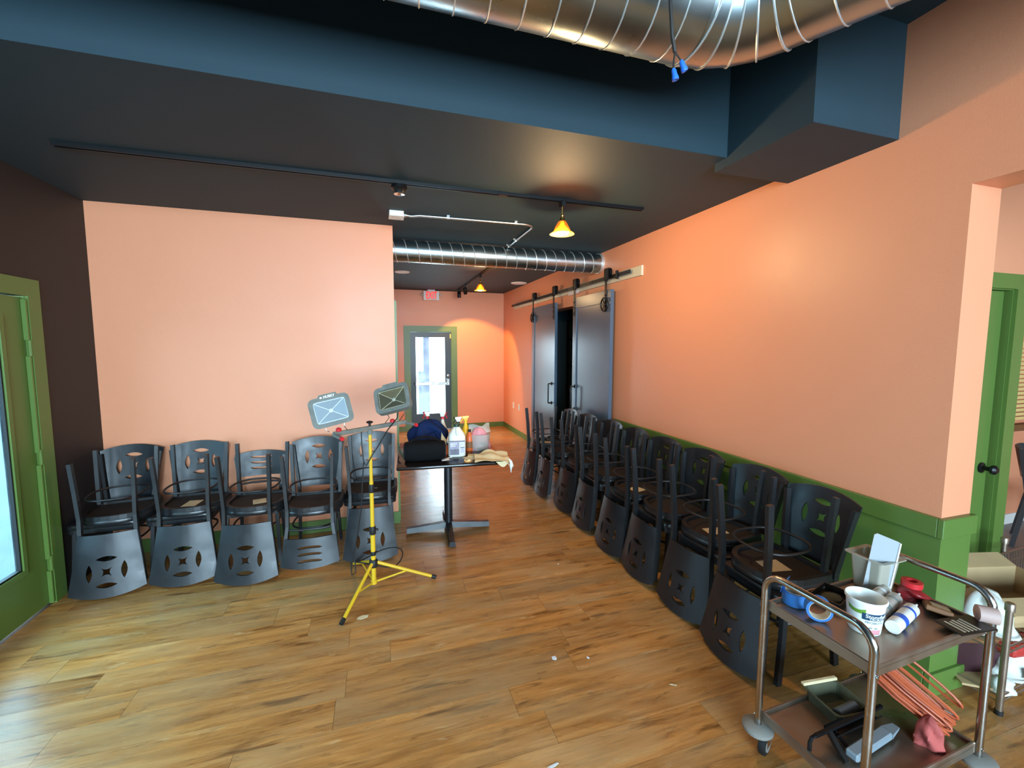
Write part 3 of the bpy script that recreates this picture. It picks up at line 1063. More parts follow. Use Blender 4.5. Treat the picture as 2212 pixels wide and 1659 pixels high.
def track_head(label, loc, rot, lit, power):
    h = thing('track_spot', label, 'light', loc)
    B().box(-0.016, 0.016, -0.03, 0.03, -0.03, 0).build('adapter', 'black_metal', h)
    B().tube([(0, 0, -0.03), (0, 0, -0.07)], 0.008, 8).build('stem', 'black_metal', h)
    M = Tm(0, 0, -0.10, *rot)
    B().lathe([(0.030, 0.055), (0.034, 0.05), (0.036, -0.055), (0.033, -0.06), (0.030, -0.045)], 20, M).build('can', 'black_metal', h, True)
    if lit:
        B().lathe([(0.031, -0.046), (0.031, -0.050)], 20, M).build('lens', 'spot_lens', h, True)
        l = bpy.data.lights.new('spot_light', 'SPOT')
        l.energy, l.color, l.spot_size, l.spot_blend, l.shadow_soft_size = power, (1.0, 0.50, 0.13), math.radians(84), 0.25, 0.03
        lo = bpy.data.objects.new('spot_light', l)
        COL.objects.link(lo)
        lo.parent = h
        lo.matrix_local = M @ Matrix.Translation((0, 0, -0.065))
    return h


track_head('lit spotlight aimed at the far wall beside the exit door', (1.53, 7.75, ZC-0.016), (0.55, 0, -0.35), True, 150)
track_head('unlit black cylinder spotlight at the end of the hallway track', (1.53, 8.35, ZC-0.016), (0.0, 0, 0), False, 0)

jb = thing('junction_box', 'small white junction box on the dark ceiling', 'junction box', (0.175, 3.80, ZC))
B().box(-0.058, 0.058, -0.058, 0.058, -0.042, 0, bev=0.004).build('box', 'white_plastic', jb)
B().box(-0.061, 0.061, -0.061, 0.061, -0.046, -0.042, bev=0.002).build('cover', 'white_plastic', jb)
B().lathe([(0.004, 0), (0.004, -0.003)], 8, Tm(-0.03, -0.03, -0.046)).lathe([(0.004, 0), (0.004, -0.003)], 8, Tm(0.03, 0.03, -0.046)).build('screws', 'steel', jb)
cn = thing('metal_conduit', 'bent silver conduit running from the junction box', 'conduit', (0, 0, ZC-0.0185))
pts = [(0.235, 3.80, 0), (0.30, 3.80, -0.004), (0.36, 3.785, 0.002), (0.45, 3.78, 0.002), (1.28, 3.76, 0.002)]
for i in range(1, 8):
    a = PI/2*i/7
    pts.append((1.28+0.11*math.sin(a), 3.76+0.11*(1-math.cos(a)), 0.002))
pts.append((1.395, 4.30, 0.002))
pts.append((1.40, 4.72, 0.002))
B().tube(pts, 0.0115, 12).build('pipe', 'conduit', cn, True)
for x, yy, rz in ((0.60, 3.777, 0), (1.20, 3.762, 0), (1.395, 4.35, PI/2), (1.40, 4.62, PI/2)):
    B().box(-0.012, 0.012, -0.03, 0.03, 0.006, 0.018, Tm(x, yy, 0, 0, 0, rz)).tube([(x-0.013*math.cos(rz), yy-0.013*math.sin(rz), 0.002), (x+0.013*math.cos(rz), yy+0.013*math.sin(rz), 0.002)], 0.0145, 12).build('strap', 'conduit', cn)
B().lathe([(0.017, 0), (0.017, 0.02), (0.013, 0.03)], 14, Tm(0.235, 3.80, 0, 0, PI/2, 0)).build('connector', 'conduit', cn)
vt = thing('ceiling_speaker', 'round white speaker grille in the hallway ceiling', 'speaker', (2.40, 7.30, ZC))
B().lathe([(0.14, 0), (0.14, -0.006), (0.128, -0.012), (0.122, -0.010)], 32).build('rim', 'white_plastic', vt, True)
B().lathe([(0.122, -0.008), (0.08, -0.012), (0.001, -0.014)], 32).build('grille', 'white_label', vt, True)
vt2 = thing('ceiling_speaker', 'round white speaker grille half hidden by the salmon partition', 'speaker', (0.38, 6.75, ZC))
B().lathe([(0.11, 0), (0.11, -0.006), (0.10, -0.012), (0.096, -0.010)], 32).build('rim', 'white_plastic', vt2, True)
B().lathe([(0.096, -0.008), (0.06, -0.012), (0.001, -0.014)], 32).build('grille', 'white_label', vt2, True)

# exit sign
ex = thing('exit_sign', 'red and white exit sign with emergency lamps on the hallway ceiling', 'exit sign', (1.04, 8.72, ZC))
B().box(-0.075, 0.075, -0.03, 0.03, -0.025, 0, bev=0.004).build('canopy', 'exit_white', ex)
B().box(-0.155, 0.155, -0.022, 0.022, -0.205, -0.025, bev=0.006).build('housing', 'exit_white', ex)
B().box(-0.112, 0.112, -0.025, -0.022, -0.198, -0.032).build('face', 'exit_face', ex)
text_part('EXIT', 'lettering', 'exit_red', ex, 0.19, M=Tm(0, -0.0262, -0.115, PI/2, 0, 0) @ Matrix.Diagonal((0.56, 1.0, 1, 1)), depth=0.001, bold=0.003)
for s in (-1, 1):
    B().lathe([(0.012, 0), (0.018, 0.01), (0.026, 0.03), (0.022, 0.045), (0.008, 0.05)], 14, Tm(s*0.158, 0, -0.10, 0, s*PI/2, 0)).build('emergency_lamp', 'clear_film', ex, True)

# outlets on the right wall
for yy, nm in ((8.15, 'white wall plate nearest the far corner above the green baseboard'), (7.80, 'white wall plate nearer the sliding doors above the green baseboard')):
    pl = thing('wall_plate', nm, 'wall plate', (XR, yy, 0.55), group='white wall plates')
    B().box(-0.006, 0, -0.037, 0.037, -0.06, 0.06, bev=0.002).build('plate', 'white_plastic', pl)
    B().box(-0.009, -0.006, -0.017, 0.017, -0.034, 0.034, bev=0.001).build('insert', 'white_label', pl)

# ------------------------------------------------------------------ sliding barn doors
XB = 2.478
rl = thing('sliding_door_rail', 'black steel rail on a pale board above the sliding doors', 'rail', (0, 0, 0))
B().box(XR-0.022, XR, 3.82, 8.09, 2.445, 2.545, bev=0.002).build('backing_board', 'board_raw', rl)
B().box(XB+0.026, XB+0.034, 3.95, 8.06, 2.482, 2.522).build('rail', 'black_metal', rl)
for yy in (4.25, 4.78, 5.5, 6.3, 7.0, 7.75):
    B().tube([(XB+0.028, yy, 2.502), (XR-0.022, yy, 2.502)], 0.011, 10).lathe([(0.014, 0), (0.014, -0.006)], 6, Tm(XB+0.026, yy, 2.502, 0, PI/2, 0)).build('standoff', 'black_metal', rl)
B().box(XR-0.023, XR-0.0222, 5.22, 5.56, 2.43, 2.475).build('paper_label', 'white_label', rl)
B().box(XB+0.01, XB+0.04, 4.19, 4.215, 2.46, 2.55, bev=0.003).build('end_stop', 'black_metal', rl)


def barn_door(label, y0, y1, ztop, hinge_y, handle_y, hz0, hz1, wheel_at):
    d = thing('sliding_door', label, 'sliding door', (XB, (y0+y1)/2, 0.02), group='black sliding doors')
    cy = (y0+y1)/2
    a, b = y0-cy, y1-cy
    h = ztop-0.02
    for s0, s1 in ((a, a+0.10), (b-0.10, b)):
        B().box(0, 0.042, s0, s1, 0, h, bev=0.002).build('stile', 'barn_paint', d)
    B().box(0.0, 0.042, a+0.10, b-0.10, h-0.14, h, bev=0.002).build('top_rail', 'barn_paint', d)
    B().box(0.0, 0.042, a+0.10, b-0.10, 0, 0.16, bev=0.002).build('bottom_rail', 'barn_paint', d)
    B().box(0.013, 0.03, a+0.095, b-0.095, 0.155, h-0.135).build('panel', 'barn_paint', d)
    for hy in hinge_y:
        yy = hy-cy
        hg = B().box(-0.007, 0.0, yy-0.022, yy+0.022, h-0.24, 2.46, bev=0.001).build('hanger_strap', 'black_metal', d)
        for zz in (h-0.20, h-0.13, h-0.06):
            B().lathe([(0.010, 0), (0.010, 0.006), (0.005, 0.009)], 6, Tm(-0.007, yy, zz, 0, -PI/2, 0)).build('bolt', 'black_metal', hg)
        # grooved wheel riding on the rail
        B().lathe([(0.05, -0.014), (0.05, -0.008), (0.040, -0.004), (0.040, 0.004), (0.05, 0.008), (0.05, 0.014)], 22, Tm(0.031, yy, 2.54, 0, PI/2, 0)).build('wheel', 'black_metal', hg, True)
        B().box(-0.007, 0.0, yy-0.035, yy+0.035, 2.44, 2.58, bev=0.012).build('wheel_plate', 'black_metal', hg)
        if abs(hy-wheel_at) < 0.01:
            sw = B().tube([(-0.02, yy+0.075*math.cos(t), h-0.16+0.075*math.sin(t)) for t in [2*PI*i/24 for i in range(24)]], 0.009, 8, closed=True)
            for k in range(6):
                t = k*PI/3
                sw.tube([(-0.02, yy, h-0.16), (-0.02, yy+0.073*math.cos(t), h-0.16+0.073*math.sin(t))], 0.006, 6)
            sw.lathe([(0.02, -0.008), (0.02, 0.016)], 12, Tm(-0.02, yy, h-0.16, 0, PI/2, 0))
            sw.build('spoked_disc', 'black_metal', hg, True)
    yy = handle_y-cy
    hd = B().tube([(0, yy, hz0-0.02), (-0.05, yy, hz0-0.02), (-0.055, yy, hz0-0.01), (-0.055, yy, hz1-0.03), (-0.05, yy, hz1-0.02), (0, yy, hz1-0.02)], 0.010, 10).build('handle', 'black_metal', d, True)
    for zz in (hz0, hz1):
        B().lathe([(0.026, 0), (0.026, 0.006), (0.014, 0.012)], 16, Tm(0, yy, zz-0.02, 0, -PI/2, 0)).build('flange', 'black_metal', hd, True)
    return d


barn_door('nearer black sliding door with spoked hanger disc', 4.28, 5.245, 2.36, (5.195, 4.385), 5.16, 0.90, 1.20, 4.385)
barn_door('farther black sliding door with a bar handle', 5.845, 6.83, 2.36, (6.76, 5.895), 5.95, 0.88, 1.17, 6.76)
# things inside the dark store room, seen through the gap
sh = thing('store_shelf', 'dark shelving seen through the gap between the sliding doors', 'shelf', (3.25, 6.6, 0))
for s in (-0.5, 0.45):
    B().box(-0.02, 0.02, s, s+0.04, 0, 2.2).box(0.36, 0.40, s, s+0.04, 0, 2.2).build('upright', 'black_metal', sh)
for z in (0.25, 0.9, 1.40, 1.86):
    B().box(-0.02, 0.40, -0.5, 0.49, z, z+0.025).build('shelf_board', 'black_metal', sh)
bx = thing('grey_carton', 'grey carton on the dark store shelf', 'box', (3.42, 6.60, 1.426))
B().box(-0.17, 0.17, -0.24, 0.24, 0, 0.36, bev=0.006).build('body', 'appliance_grey', bx)
B().box(-0.172, 0.172, -0.03, 0.03, 0.355, 0.362).build('tape', 'dark_stock', bx)
bo = thing('store_bottle', 'dark glass bottle on the top store shelf', 'bottle', (3.32, 6.62, 1.886))
B().lathe([(0.036, 0), (0.04, 0.006), (0.04, 0.19), (0.034, 0.22), (0.015, 0.26), (0.014, 0.31), (0.016, 0.312), (0.016, 0.325)], 20).build('glass', 'dark_stock', bo, True)
B().lathe([(0.0165, 0.325), (0.0165, 0.34)], 16).build('cap', 'chrome', bo)

# ------------------------------------------------------------------ pedestal table
tb = thing('pedestal_table', 'square black pedestal table with clutter on top', 'table', (0.60, 3.93, 0), (0, 0, math.radians(-4)))
B().box(-0.45, 0.45, -0.46, 0.46, 0.722, 0.752, bev=0.012, seg=2).build('table_top', 'table_top', tb, True)
B().box(-0.2, 0.2, -0.2, 0.2, 0.712, 0.722).build('mounting_plate', 'black_metal', tb)
B().tube([(0, 0, 0.06), (0, 0, 0.712)], 0.038, 20).build('column', 'chair_black', tb, True)
for k in range(4):
    a = k*PI/2
    d = Vector((math.cos(a), math.sin(a), 0))
    m = B()
    secs, pp = [], []
    for t, hw_, z0, z1 in ((0.0, 0.036, 0.03, 0.085), (0.12, 0.034, 0.022, 0.072), (0.3, 0.031, 0.01, 0.056), (0.385, 0.030, 0.006, 0.05)):
        pp.append((t, hw_, z0, z1))
    rings = []
    nn = Vector((-d.y, d.x, 0))
    for t, hw_, z0, z1 in pp:
        c0 = d*t
        rings.append([c0+nn*hw_+Vector((0, 0, z0)), c0-nn*hw_+Vector((0, 0, z0)), c0-nn*hw_*0.75+Vector((0, 0, z1)), c0+nn*hw_*0.75+Vector((0, 0, z1))])
    ft = m.loft(rings).build('foot', 'chair_black', tb)
    B().lathe([(0.018, 0), (0.018, 0.01)], 12, Tm(d.x*0.36, d.y*0.36, 0)).build('glide', 'black_rubber', ft)
TZ = 0.752

# ---- things on the table
bb = thing('black_case', 'black soft case with an arched handle on the table', 'case', (0.365, 3.68, TZ), (0, 0, math.radians(-4)))
rings = []
for i in range(9):
    x = -0.17+0.34*i/8
    k = 1-0.16*abs(2*i/8-1)**6
    rr = []
    for j in range(16):
        a = 2*PI*j/16
        ca, sa = math.cos(a), math.sin(a)
        rr.append((x, 0.075*k*math.copysign(abs(ca)**0.6, ca), 0.085+0.085*k*math.copysign(abs(sa)**0.55, sa)))
    rings.append(rr)
B().loft(rings).build('body', 'black_fabric', bb, True, 60)
B().sweep([(-0.125, 0, 0.162), (-0.10, 0, 0.178), (-0.05, 0, 0.196), (0, 0, 0.201), (0.05, 0, 0.196), (0.10, 0, 0.178), (0.125, 0, 0.162)], [(-0.006, -0.02), (0.006, -0.02), (0.006, 0.02), (-0.006, 0.02)], refup=(0, 0, 1)).build('handle', 'black_fabric', bb, True)
for s in (-1, 1):
    B().box(s*0.172-0.006, s*0.172+0.006, -0.05, 0.05, 0.03, 0.14, bev=0.005).build('end_cap', 'black_rubber', bb)
tag(B().grid(lambda u, v: (0.50+0.10*u, 3.60+0.09*v+0.02*u, TZ+0.001+0.006*math.sin(5*u)*math.sin(4*v)), 8, 8, 0.0008).build('paper_scrap', 'white_label'), 'white paper scrap lying beside the black case', 'paper')


def lump(name, material, parent, sx, sy, sz, amp, seed, n=24, m_=14, flat=0.0):
    r = random.Random(seed)
    ph = [(r.uniform(0, 6.28), r.uniform(1, 5), r.uniform(1, 4), r.uniform(0.4, 1)) for _ in range(9)]
    rings = []
    for i in range(m_+1):
        th = PI*0.5 - (PI*0.5)*(1-i/m_)
        zz = math.cos(PI/2*(1-i/m_))
        rr = []
        t = i/m_
        rad = math.sqrt(max(0.0, 1-(t)**2.2))
        for j in range(n):
            a = 2*PI*j/n
            f = 1+amp*sum(w*math.sin(q*a+p+s*3*t) for p, q, s, w in [(p, round(q), s, w) for p, q, s, w in ph])/3
            rr.append((sx*rad*f*math.cos(a), sy*rad*f*math.sin(a), sz*(t+amp*0.5*math.sin(3*a+ph[0][0]+4*t)*(1-t)*t)))
        if i == m_:
            rr = [(0.01*sx*math.cos(2*PI*j/n), 0.01*sy*math.sin(2*PI*j/n), sz) for j in range(n)]
        rings.append(rr)
    return B().loft(rings).build(name, material, parent, True, 60)


nb = thing('navy_bag', 'crumpled navy blue cloth bag behind the black case', 'bag', (0.45, 4.08, TZ))
lump('body', 'navy_cloth', nb, 0.19, 0.14, 0.29, 0.34, 5, 48, 24)
B().tube([(-0.05, -0.13, 0.10), (-0.02, -0.155, 0.17), (0.05, -0.15, 0.18), (0.09, -0.14, 0.09)], 0.008, 8).build('strap', 'navy_cloth', nb, True)


def spray_bottle(label, loc, rz, body_m, head_m, trig_m, liquid=None, hh=0.30, r=0.04, group=None):
    s = thing('spray_bottle', label, 'spray bottle', loc, (0, 0, rz), group)
    B().lathe([(r*0.92, 0), (r, 0.008), (r, hh*0.42), (r*0.92, hh*0.52), (r*0.45, hh*0.70), (r*0.34, hh*0.76), (r*0.34, hh*0.80)], 20).build('bottle', body_m, s, True)
    B().lathe([(r*0.42, hh*0.78), (r*0.42, hh*0.84), (r*0.34, hh*0.86)], 16).build('collar', trig_m, s, True)
    B().loft([[(-0.018+0.0, -0.011, hh*0.86), (0.016, -0.011, hh*0.86), (0.016, 0.011, hh*0.86), (-0.018, 0.011, hh*0.86)],
              [(-0.020, -0.011, hh*0.93), (0.022, -0.011, hh*0.92), (0.022, 0.011, hh*0.92), (-0.020, 0.011, hh*0.93)],
              [(-0.034, -0.010, hh*0.97), (0.034, -0.009, hh*0.955), (0.034, 0.009, hh*0.955), (-0.034, 0.010, hh*0.97)],
              [(-0.030, -0.008, hh*1.0), (0.030, -0.007, hh*0.995), (0.030, 0.007, hh*0.995), (-0.030, 0.008, hh*1.0)]]).build('spray_head', head_m, s)
    B().lathe([(0.008, 0), (0.009, 0.012)], 12, Tm(0.032, 0, hh*0.975, 0, PI/2, 0)).build('nozzle', trig_m, s)
    B().bar([(0.022, 0, hh*0.945), (0.034, 0, hh*0.89), (0.045, 0, hh*0.83), (0.048, 0, hh*0.80)], 0.008, 0.010, refup=(0, 1, 0)).build('trigger', trig_m, s)
    return s


spray_bottle('white spray bottle with red trigger, left one behind the navy bag', (0.455, 4.28, TZ), math.radians(200), 'jug_plastic', 'white_plastic', 'red_plastic', hh=0.33, group='white and red spray bottles')
spray_bottle('white spray bottle with red trigger, right one behind the navy bag', (0.60, 4.24, TZ), math.radians(-25), 'jug_plastic', 'white_plastic', 'red_plastic', hh=0.325, group='white and red spray bottles')
spray_bottle('bright yellow spray bottle behind the white jug', (0.79, 4.03, TZ), math.radians(180), 'yellow_plastic', 'yellow_plastic', 'yellow_plastic', hh=0.31, r=0.042)
spray_bottle('white spray bottle with dark green trigger behind the jug', (0.705, 3.96, TZ), math.radians(190), 'jug_plastic', 'white_plastic', 'dark_green_plastic', hh=0.315, r=0.038)
jg = thing('gallon_jug', 'white gallon jug with a lilac printed label on the table', 'jug', (0.655, 3.76, TZ), (0, 0, math.radians(-6)))
rings = []
for z, k, e in ((0, 0.90, 0.55), (0.008, 1.0, 0.55), (0.16, 1.0, 0.6), (0.175, 0.99, 0.65), (0.20, 0.88, 0.7), (0.235, 0.58, 0.85), (0.258, 0.34, 1.0), (0.262, 0.30, 1.0), (0.275, 0.30, 1.0)):
    rr = []
    for j in range(28):
        a = 2*PI*j/28
        ca, sa = math.cos(a), math.sin(a)
        rr.append((0.078*k*math.copysign(abs(ca)**e, ca), 0.070*k*math.copysign(abs(sa)**e, sa), z))
    rings.append(rr)
B().loft(rings).build('bottle', 'jug_plastic', jg, True, 50)
B().lathe([(0.027, 0.262), (0.027, 0.285), (0.024, 0.288)], 20).build('cap', 'dark_green_plastic', jg, True)
B().tube([(0.0, -0.055, 0.19), (0.0, -0.066, 0.212), (0.0, -0.052, 0.235), (0.0, -0.035, 0.252)], 0.011, 10).build('handle', 'jug_plastic', jg, True)
lb = B().box(-0.066, 0.066, -0.0735, -0.0715, 0.022, 0.148, bev=0.0008).build('label', 'label_lilac', jg)
B().box(-0.066, 0.066, -0.0742, -0.0735, 0.138, 0.148).box(-0.064, 0.016, -0.0742, -0.0735, 0.024, 0.075).box(0.026, 0.062, -0.0742, -0.0735, 0.082, 0.090).build('label_print', 'label_grey', lb)
B().box(-0.064, 0.016, -0.0742, -0.0735, 0.077, 0.134).build('label_panel', 'label_lavender', lb)
for k, (x0, x1, z0, z1) in enumerate(((-0.058, -0.046, 0.113, 0.127), (-0.042, -0.030, 0.113, 0.127), (-0.026, -0.018, 0.114, 0.127), (-0.013, -0.004, 0.115, 0.127), (-0.056, -0.044, 0.096, 0.109), (-0.040, -0.034, 0.096, 0.108), (-0.029, -0.018, 0.096, 0.109))):
    B().box(x0, x1, -0.0748, -0.0742, z0, z1).build('label_mark', 'white_label', lb)
for k in range(5):
    B().box(0.028, 0.060, -0.0742, -0.0735, 0.045+k*0.007, 0.047+k*0.007).build('label_line', 'label_grey', lb)
# orange bottle
og = thing('orange_bottle', 'orange bottle squeezed between the jug and the plastic tub', 'bottle', (0.80, 3.90, TZ))
B().lathe([(0.030, 0), (0.033, 0.006), (0.033, 0.12), (0.026, 0.15), (0.013, 0.17), (0.013, 0.18)], 18).build('body', 'orange_plastic', og, True)
B().lathe([(0.015, 0.178), (0.015, 0.2)], 14).build('cap', 'black_rubber', og)
B().lathe([(0.0338, 0.03), (0.0338, 0.09)], 18, cap=False).build('label', 'brown_card', og)
rg = thing('rust_rag', 'rust red folded rag between the case and the jug', 'rag', (0.565, 3.86, TZ))
lump('body', 'orange_plastic', rg, 0.045, 0.05, 0.085, 0.25, 12, 20, 8)
tp = thing('paper_packet', 'folded cream paper packet standing behind the jug', 'paper', (0.565, 3.94, TZ), (0, 0, 0.3))
B().loft([[(-0.03, -0.006, 0), (0.03, -0.006, 0), (0.03, 0.006, 0), (-0.03, 0.006, 0)], [(-0.026, -0.004, 0.12), (0.022, -0.004, 0.11), (0.022, 0.004, 0.11), (-0.026, 0.004, 0.12)], [(-0.02, -0.002, 0.18), (-0.012, -0.002, 0.16), (-0.012, 0.002, 0.16), (-0.02, 0.002, 0.18)]]).build('sheet', 'canvas_tan', tp)
# clear tub with bag of pink stuff
ct = thing('clear_tub', 'clear plastic tub holding a pink film bag and dark leafy stuff', 'tub', (0.90, 3.93, TZ), (0, 0, 0.1))
ct.scale = (1.22, 1.22, 1.15)
B().lathe([(0.070, 0), (0.074, 0.004), (0.085, 0.13), (0.088, 0.135), (0.083, 0.133), (0.071, 0.008)], 28, cap=False).lathe([(0.070, 0.001), (0.001, 0.002)], 28, cap=False).build('tub', 'clear_film', ct, True)
lump('contents', 'leafy_stuff', ct, 0.066, 0.066, 0.11, 0.15, 21, 24, 8)
lump('pink_film_bag', 'pink_film', ct, 0.078, 0.06, 0.19, 0.22, 8, 28, 12)
B().grid(lambda u, v: (-0.07+0.17*u, 0.02+0.03*math.sin(6*u+2*v), 0.13+0.07*v+0.008*math.sin(9*u)), 14, 6, 0.0006).build('film_flap', 'clear_film', ct, True)
# tan cloth over the front right corner
cl = thing('canvas_rag', 'tan canvas rag spread over the table corner with a twisted tail', 'rag', (0.905, 3.62, TZ))


def clothf(u, v):
    x = -0.155+0.29*u + 0.05*v
    yy = -0.18+0.26*v - 0.05*u
    z = 0.010+0.016*abs(math.sin(6.3*u+2.2*v))*(0.5+0.5*v)+0.03*v*math.exp(-((u-0.45)/0.3)**2)+0.008*math.sin(11*v+4*u)
    e = max(0.0, -0.13-yy)
    if yy < -0.165:
        z -= 0.0
    return (x, yy, max(0.004, z))


B().grid(clothf, 22, 18, 0.002).build('cloth', 'canvas_tan', cl, True, 70)
B().grid(lambda u, v: (0.02+0.10*u+0.02*v, -0.195-0.012*math.sin(3*u)-0.012*v, 0.008-0.045*v*(0.4+0.6*abs(math.sin(4*u)))), 10, 6, 0.002).build('hanging_fold', 'canvas_tan', cl, True, 70)
m = B()
m.tube([(0.145, -0.165, 0.01), (0.158, -0.185, -0.01), (0.160, -0.192, -0.04), (0.156, -0.192, -0.062), (0.157, -0.192, -0.10)], [0.012, 0.014, 0.019, 0.008, 0.002], 10)
m.build('tail', 'white_bag', cl, True)
for k, (x, yy, a) in enumerate(((0.755, 3.63, 0.25), (0.80, 3.68, -0.3))):
    o = B().box(-0.06, 0.06, -0.045, 0.045, 0, 0.004, bev=0.001).build('tan_card', 'canvas_tan')
    o.location = (x, yy, TZ+0.0005+k*0.0045)
    o.rotation_euler = (0, 0, a)
    tag(o, ['tan card lying flat at the table front edge', 'tan card partly under the canvas rag'][k], 'card', 'tan cards on the table')

# ------------------------------------------------------------------ work light on yellow tripod
wl = thing('work_light', 'yellow tripod work light with two dusty floodlight heads', 'work light', (-0.066, 3.11, 0))
B().tube([(0, 0, 0.05), (0, 0, 0.46)], 0.0165, 16).build('lower_pole', 'yellow_paint', wl, True)
B().tube([(0, 0, 0.44), (0, 0, 0.78)], 0.014, 16).build('middle_pole', 'yellow_paint', wl, True)
B().tube([(0, 0, 0.76), (0, 0, 1.135)], 0.0115, 16).build('upper_pole', 'yellow_paint', wl, True)
for z, r in ((0.425, 0.022), (0.73, 0.020), (0.255, 0.019)):
    h = 0.06 if r > 0.0195 else 0.03
    cz = B().lathe([(r*0.9, z-h/2), (r, z-h/2+0.004), (r, z+h/2-0.004), (r*0.9, z+h/2)], 16).build('clamp_collar', 'black_rubber', wl, True)
    if h > 0.05:
        B().tube([(r, 0, z), (r+0.02, 0, z)], 0.006, 8).build('knob', 'black_rubber', cz)
B().lathe([(0.028, 0.155), (0.03, 0.16), (0.03, 0.20), (0.022, 0.21)], 16).build('leg_collar', 'black_rubber', wl, True)
B().lathe([(0.022, 0.03), (0.022, 0.06)], 16).build('brace_collar', 'yellow_paint', wl, True)
feet = [(-0.19, -0.385), (0.435, -0.012), (-0.165, 0.38)]
for fx, fy in feet:
    p0 = Vector((fx*0.06, fy*0.06, 0.185))
    p1 = Vector((fx, fy, 0.012))
    lg = B().tube([p0, p1], 0.0115, 12).build('leg', 'yellow_paint', wl, True)
    q = p0.lerp(p1, 0.93)
    B().tube([q, p1+(p1-q)*0.15], 0.0145, 12).build('rubber_foot', 'black_rubber', lg)
    mid = p0.lerp(p1, 0.52)
    B().bar([(fx*0.05, fy*0.05, 0.045), mid], 0.012, 0.004, refup=(0, 0, 1)).build('brace', 'yellow_paint', wl)
# cross bar (left end nearer), heads
cbd = Vector((0.489, 0.354, 0)).normalized()
cba = math.atan2(cbd.y, cbd.x)
Mc = Tm(0, 0, 1.16, 0, 0, cba)
cbar = B().box(-0.27, 0.32, -0.012, 0.012, -0.014, 0.014, Mc, bev=0.002).build('cross_bar', 'grey_rubber', wl)
B().lathe([(0.008, 0.0), (0.008, 0.018), (0.020, 0.022), (0.024, 0.03), (0.012, 0.036)], 14, Tm(0, 0, 1.174)).build('lock_knob', 'black_rubber', cbar, True)
B().lathe([(0.018, 1.115), (0.018, 1.148)], 14).build('bar_socket', 'grey_rubber', wl)
for s, xx in ((-1, -0.27), (1, 0.31)):
    M = Mc @ Tm(xx, 0, 0, 0, 0, 0)
    B().tube([M @ Vector((0, 0.0, -0.004)), M @ Vector((s*0.01, -0.10, -0.012))], 0.012, 10).build('handle_grip', 'grey_rubber', cbar, True)
    B().tube([M @ Vector((s*0.01, -0.10, -0.012)), M @ Vector((s*0.011, -0.118, -0.014))], 0.013, 10).build('grip_cap', 'red_plastic', cbar, True)


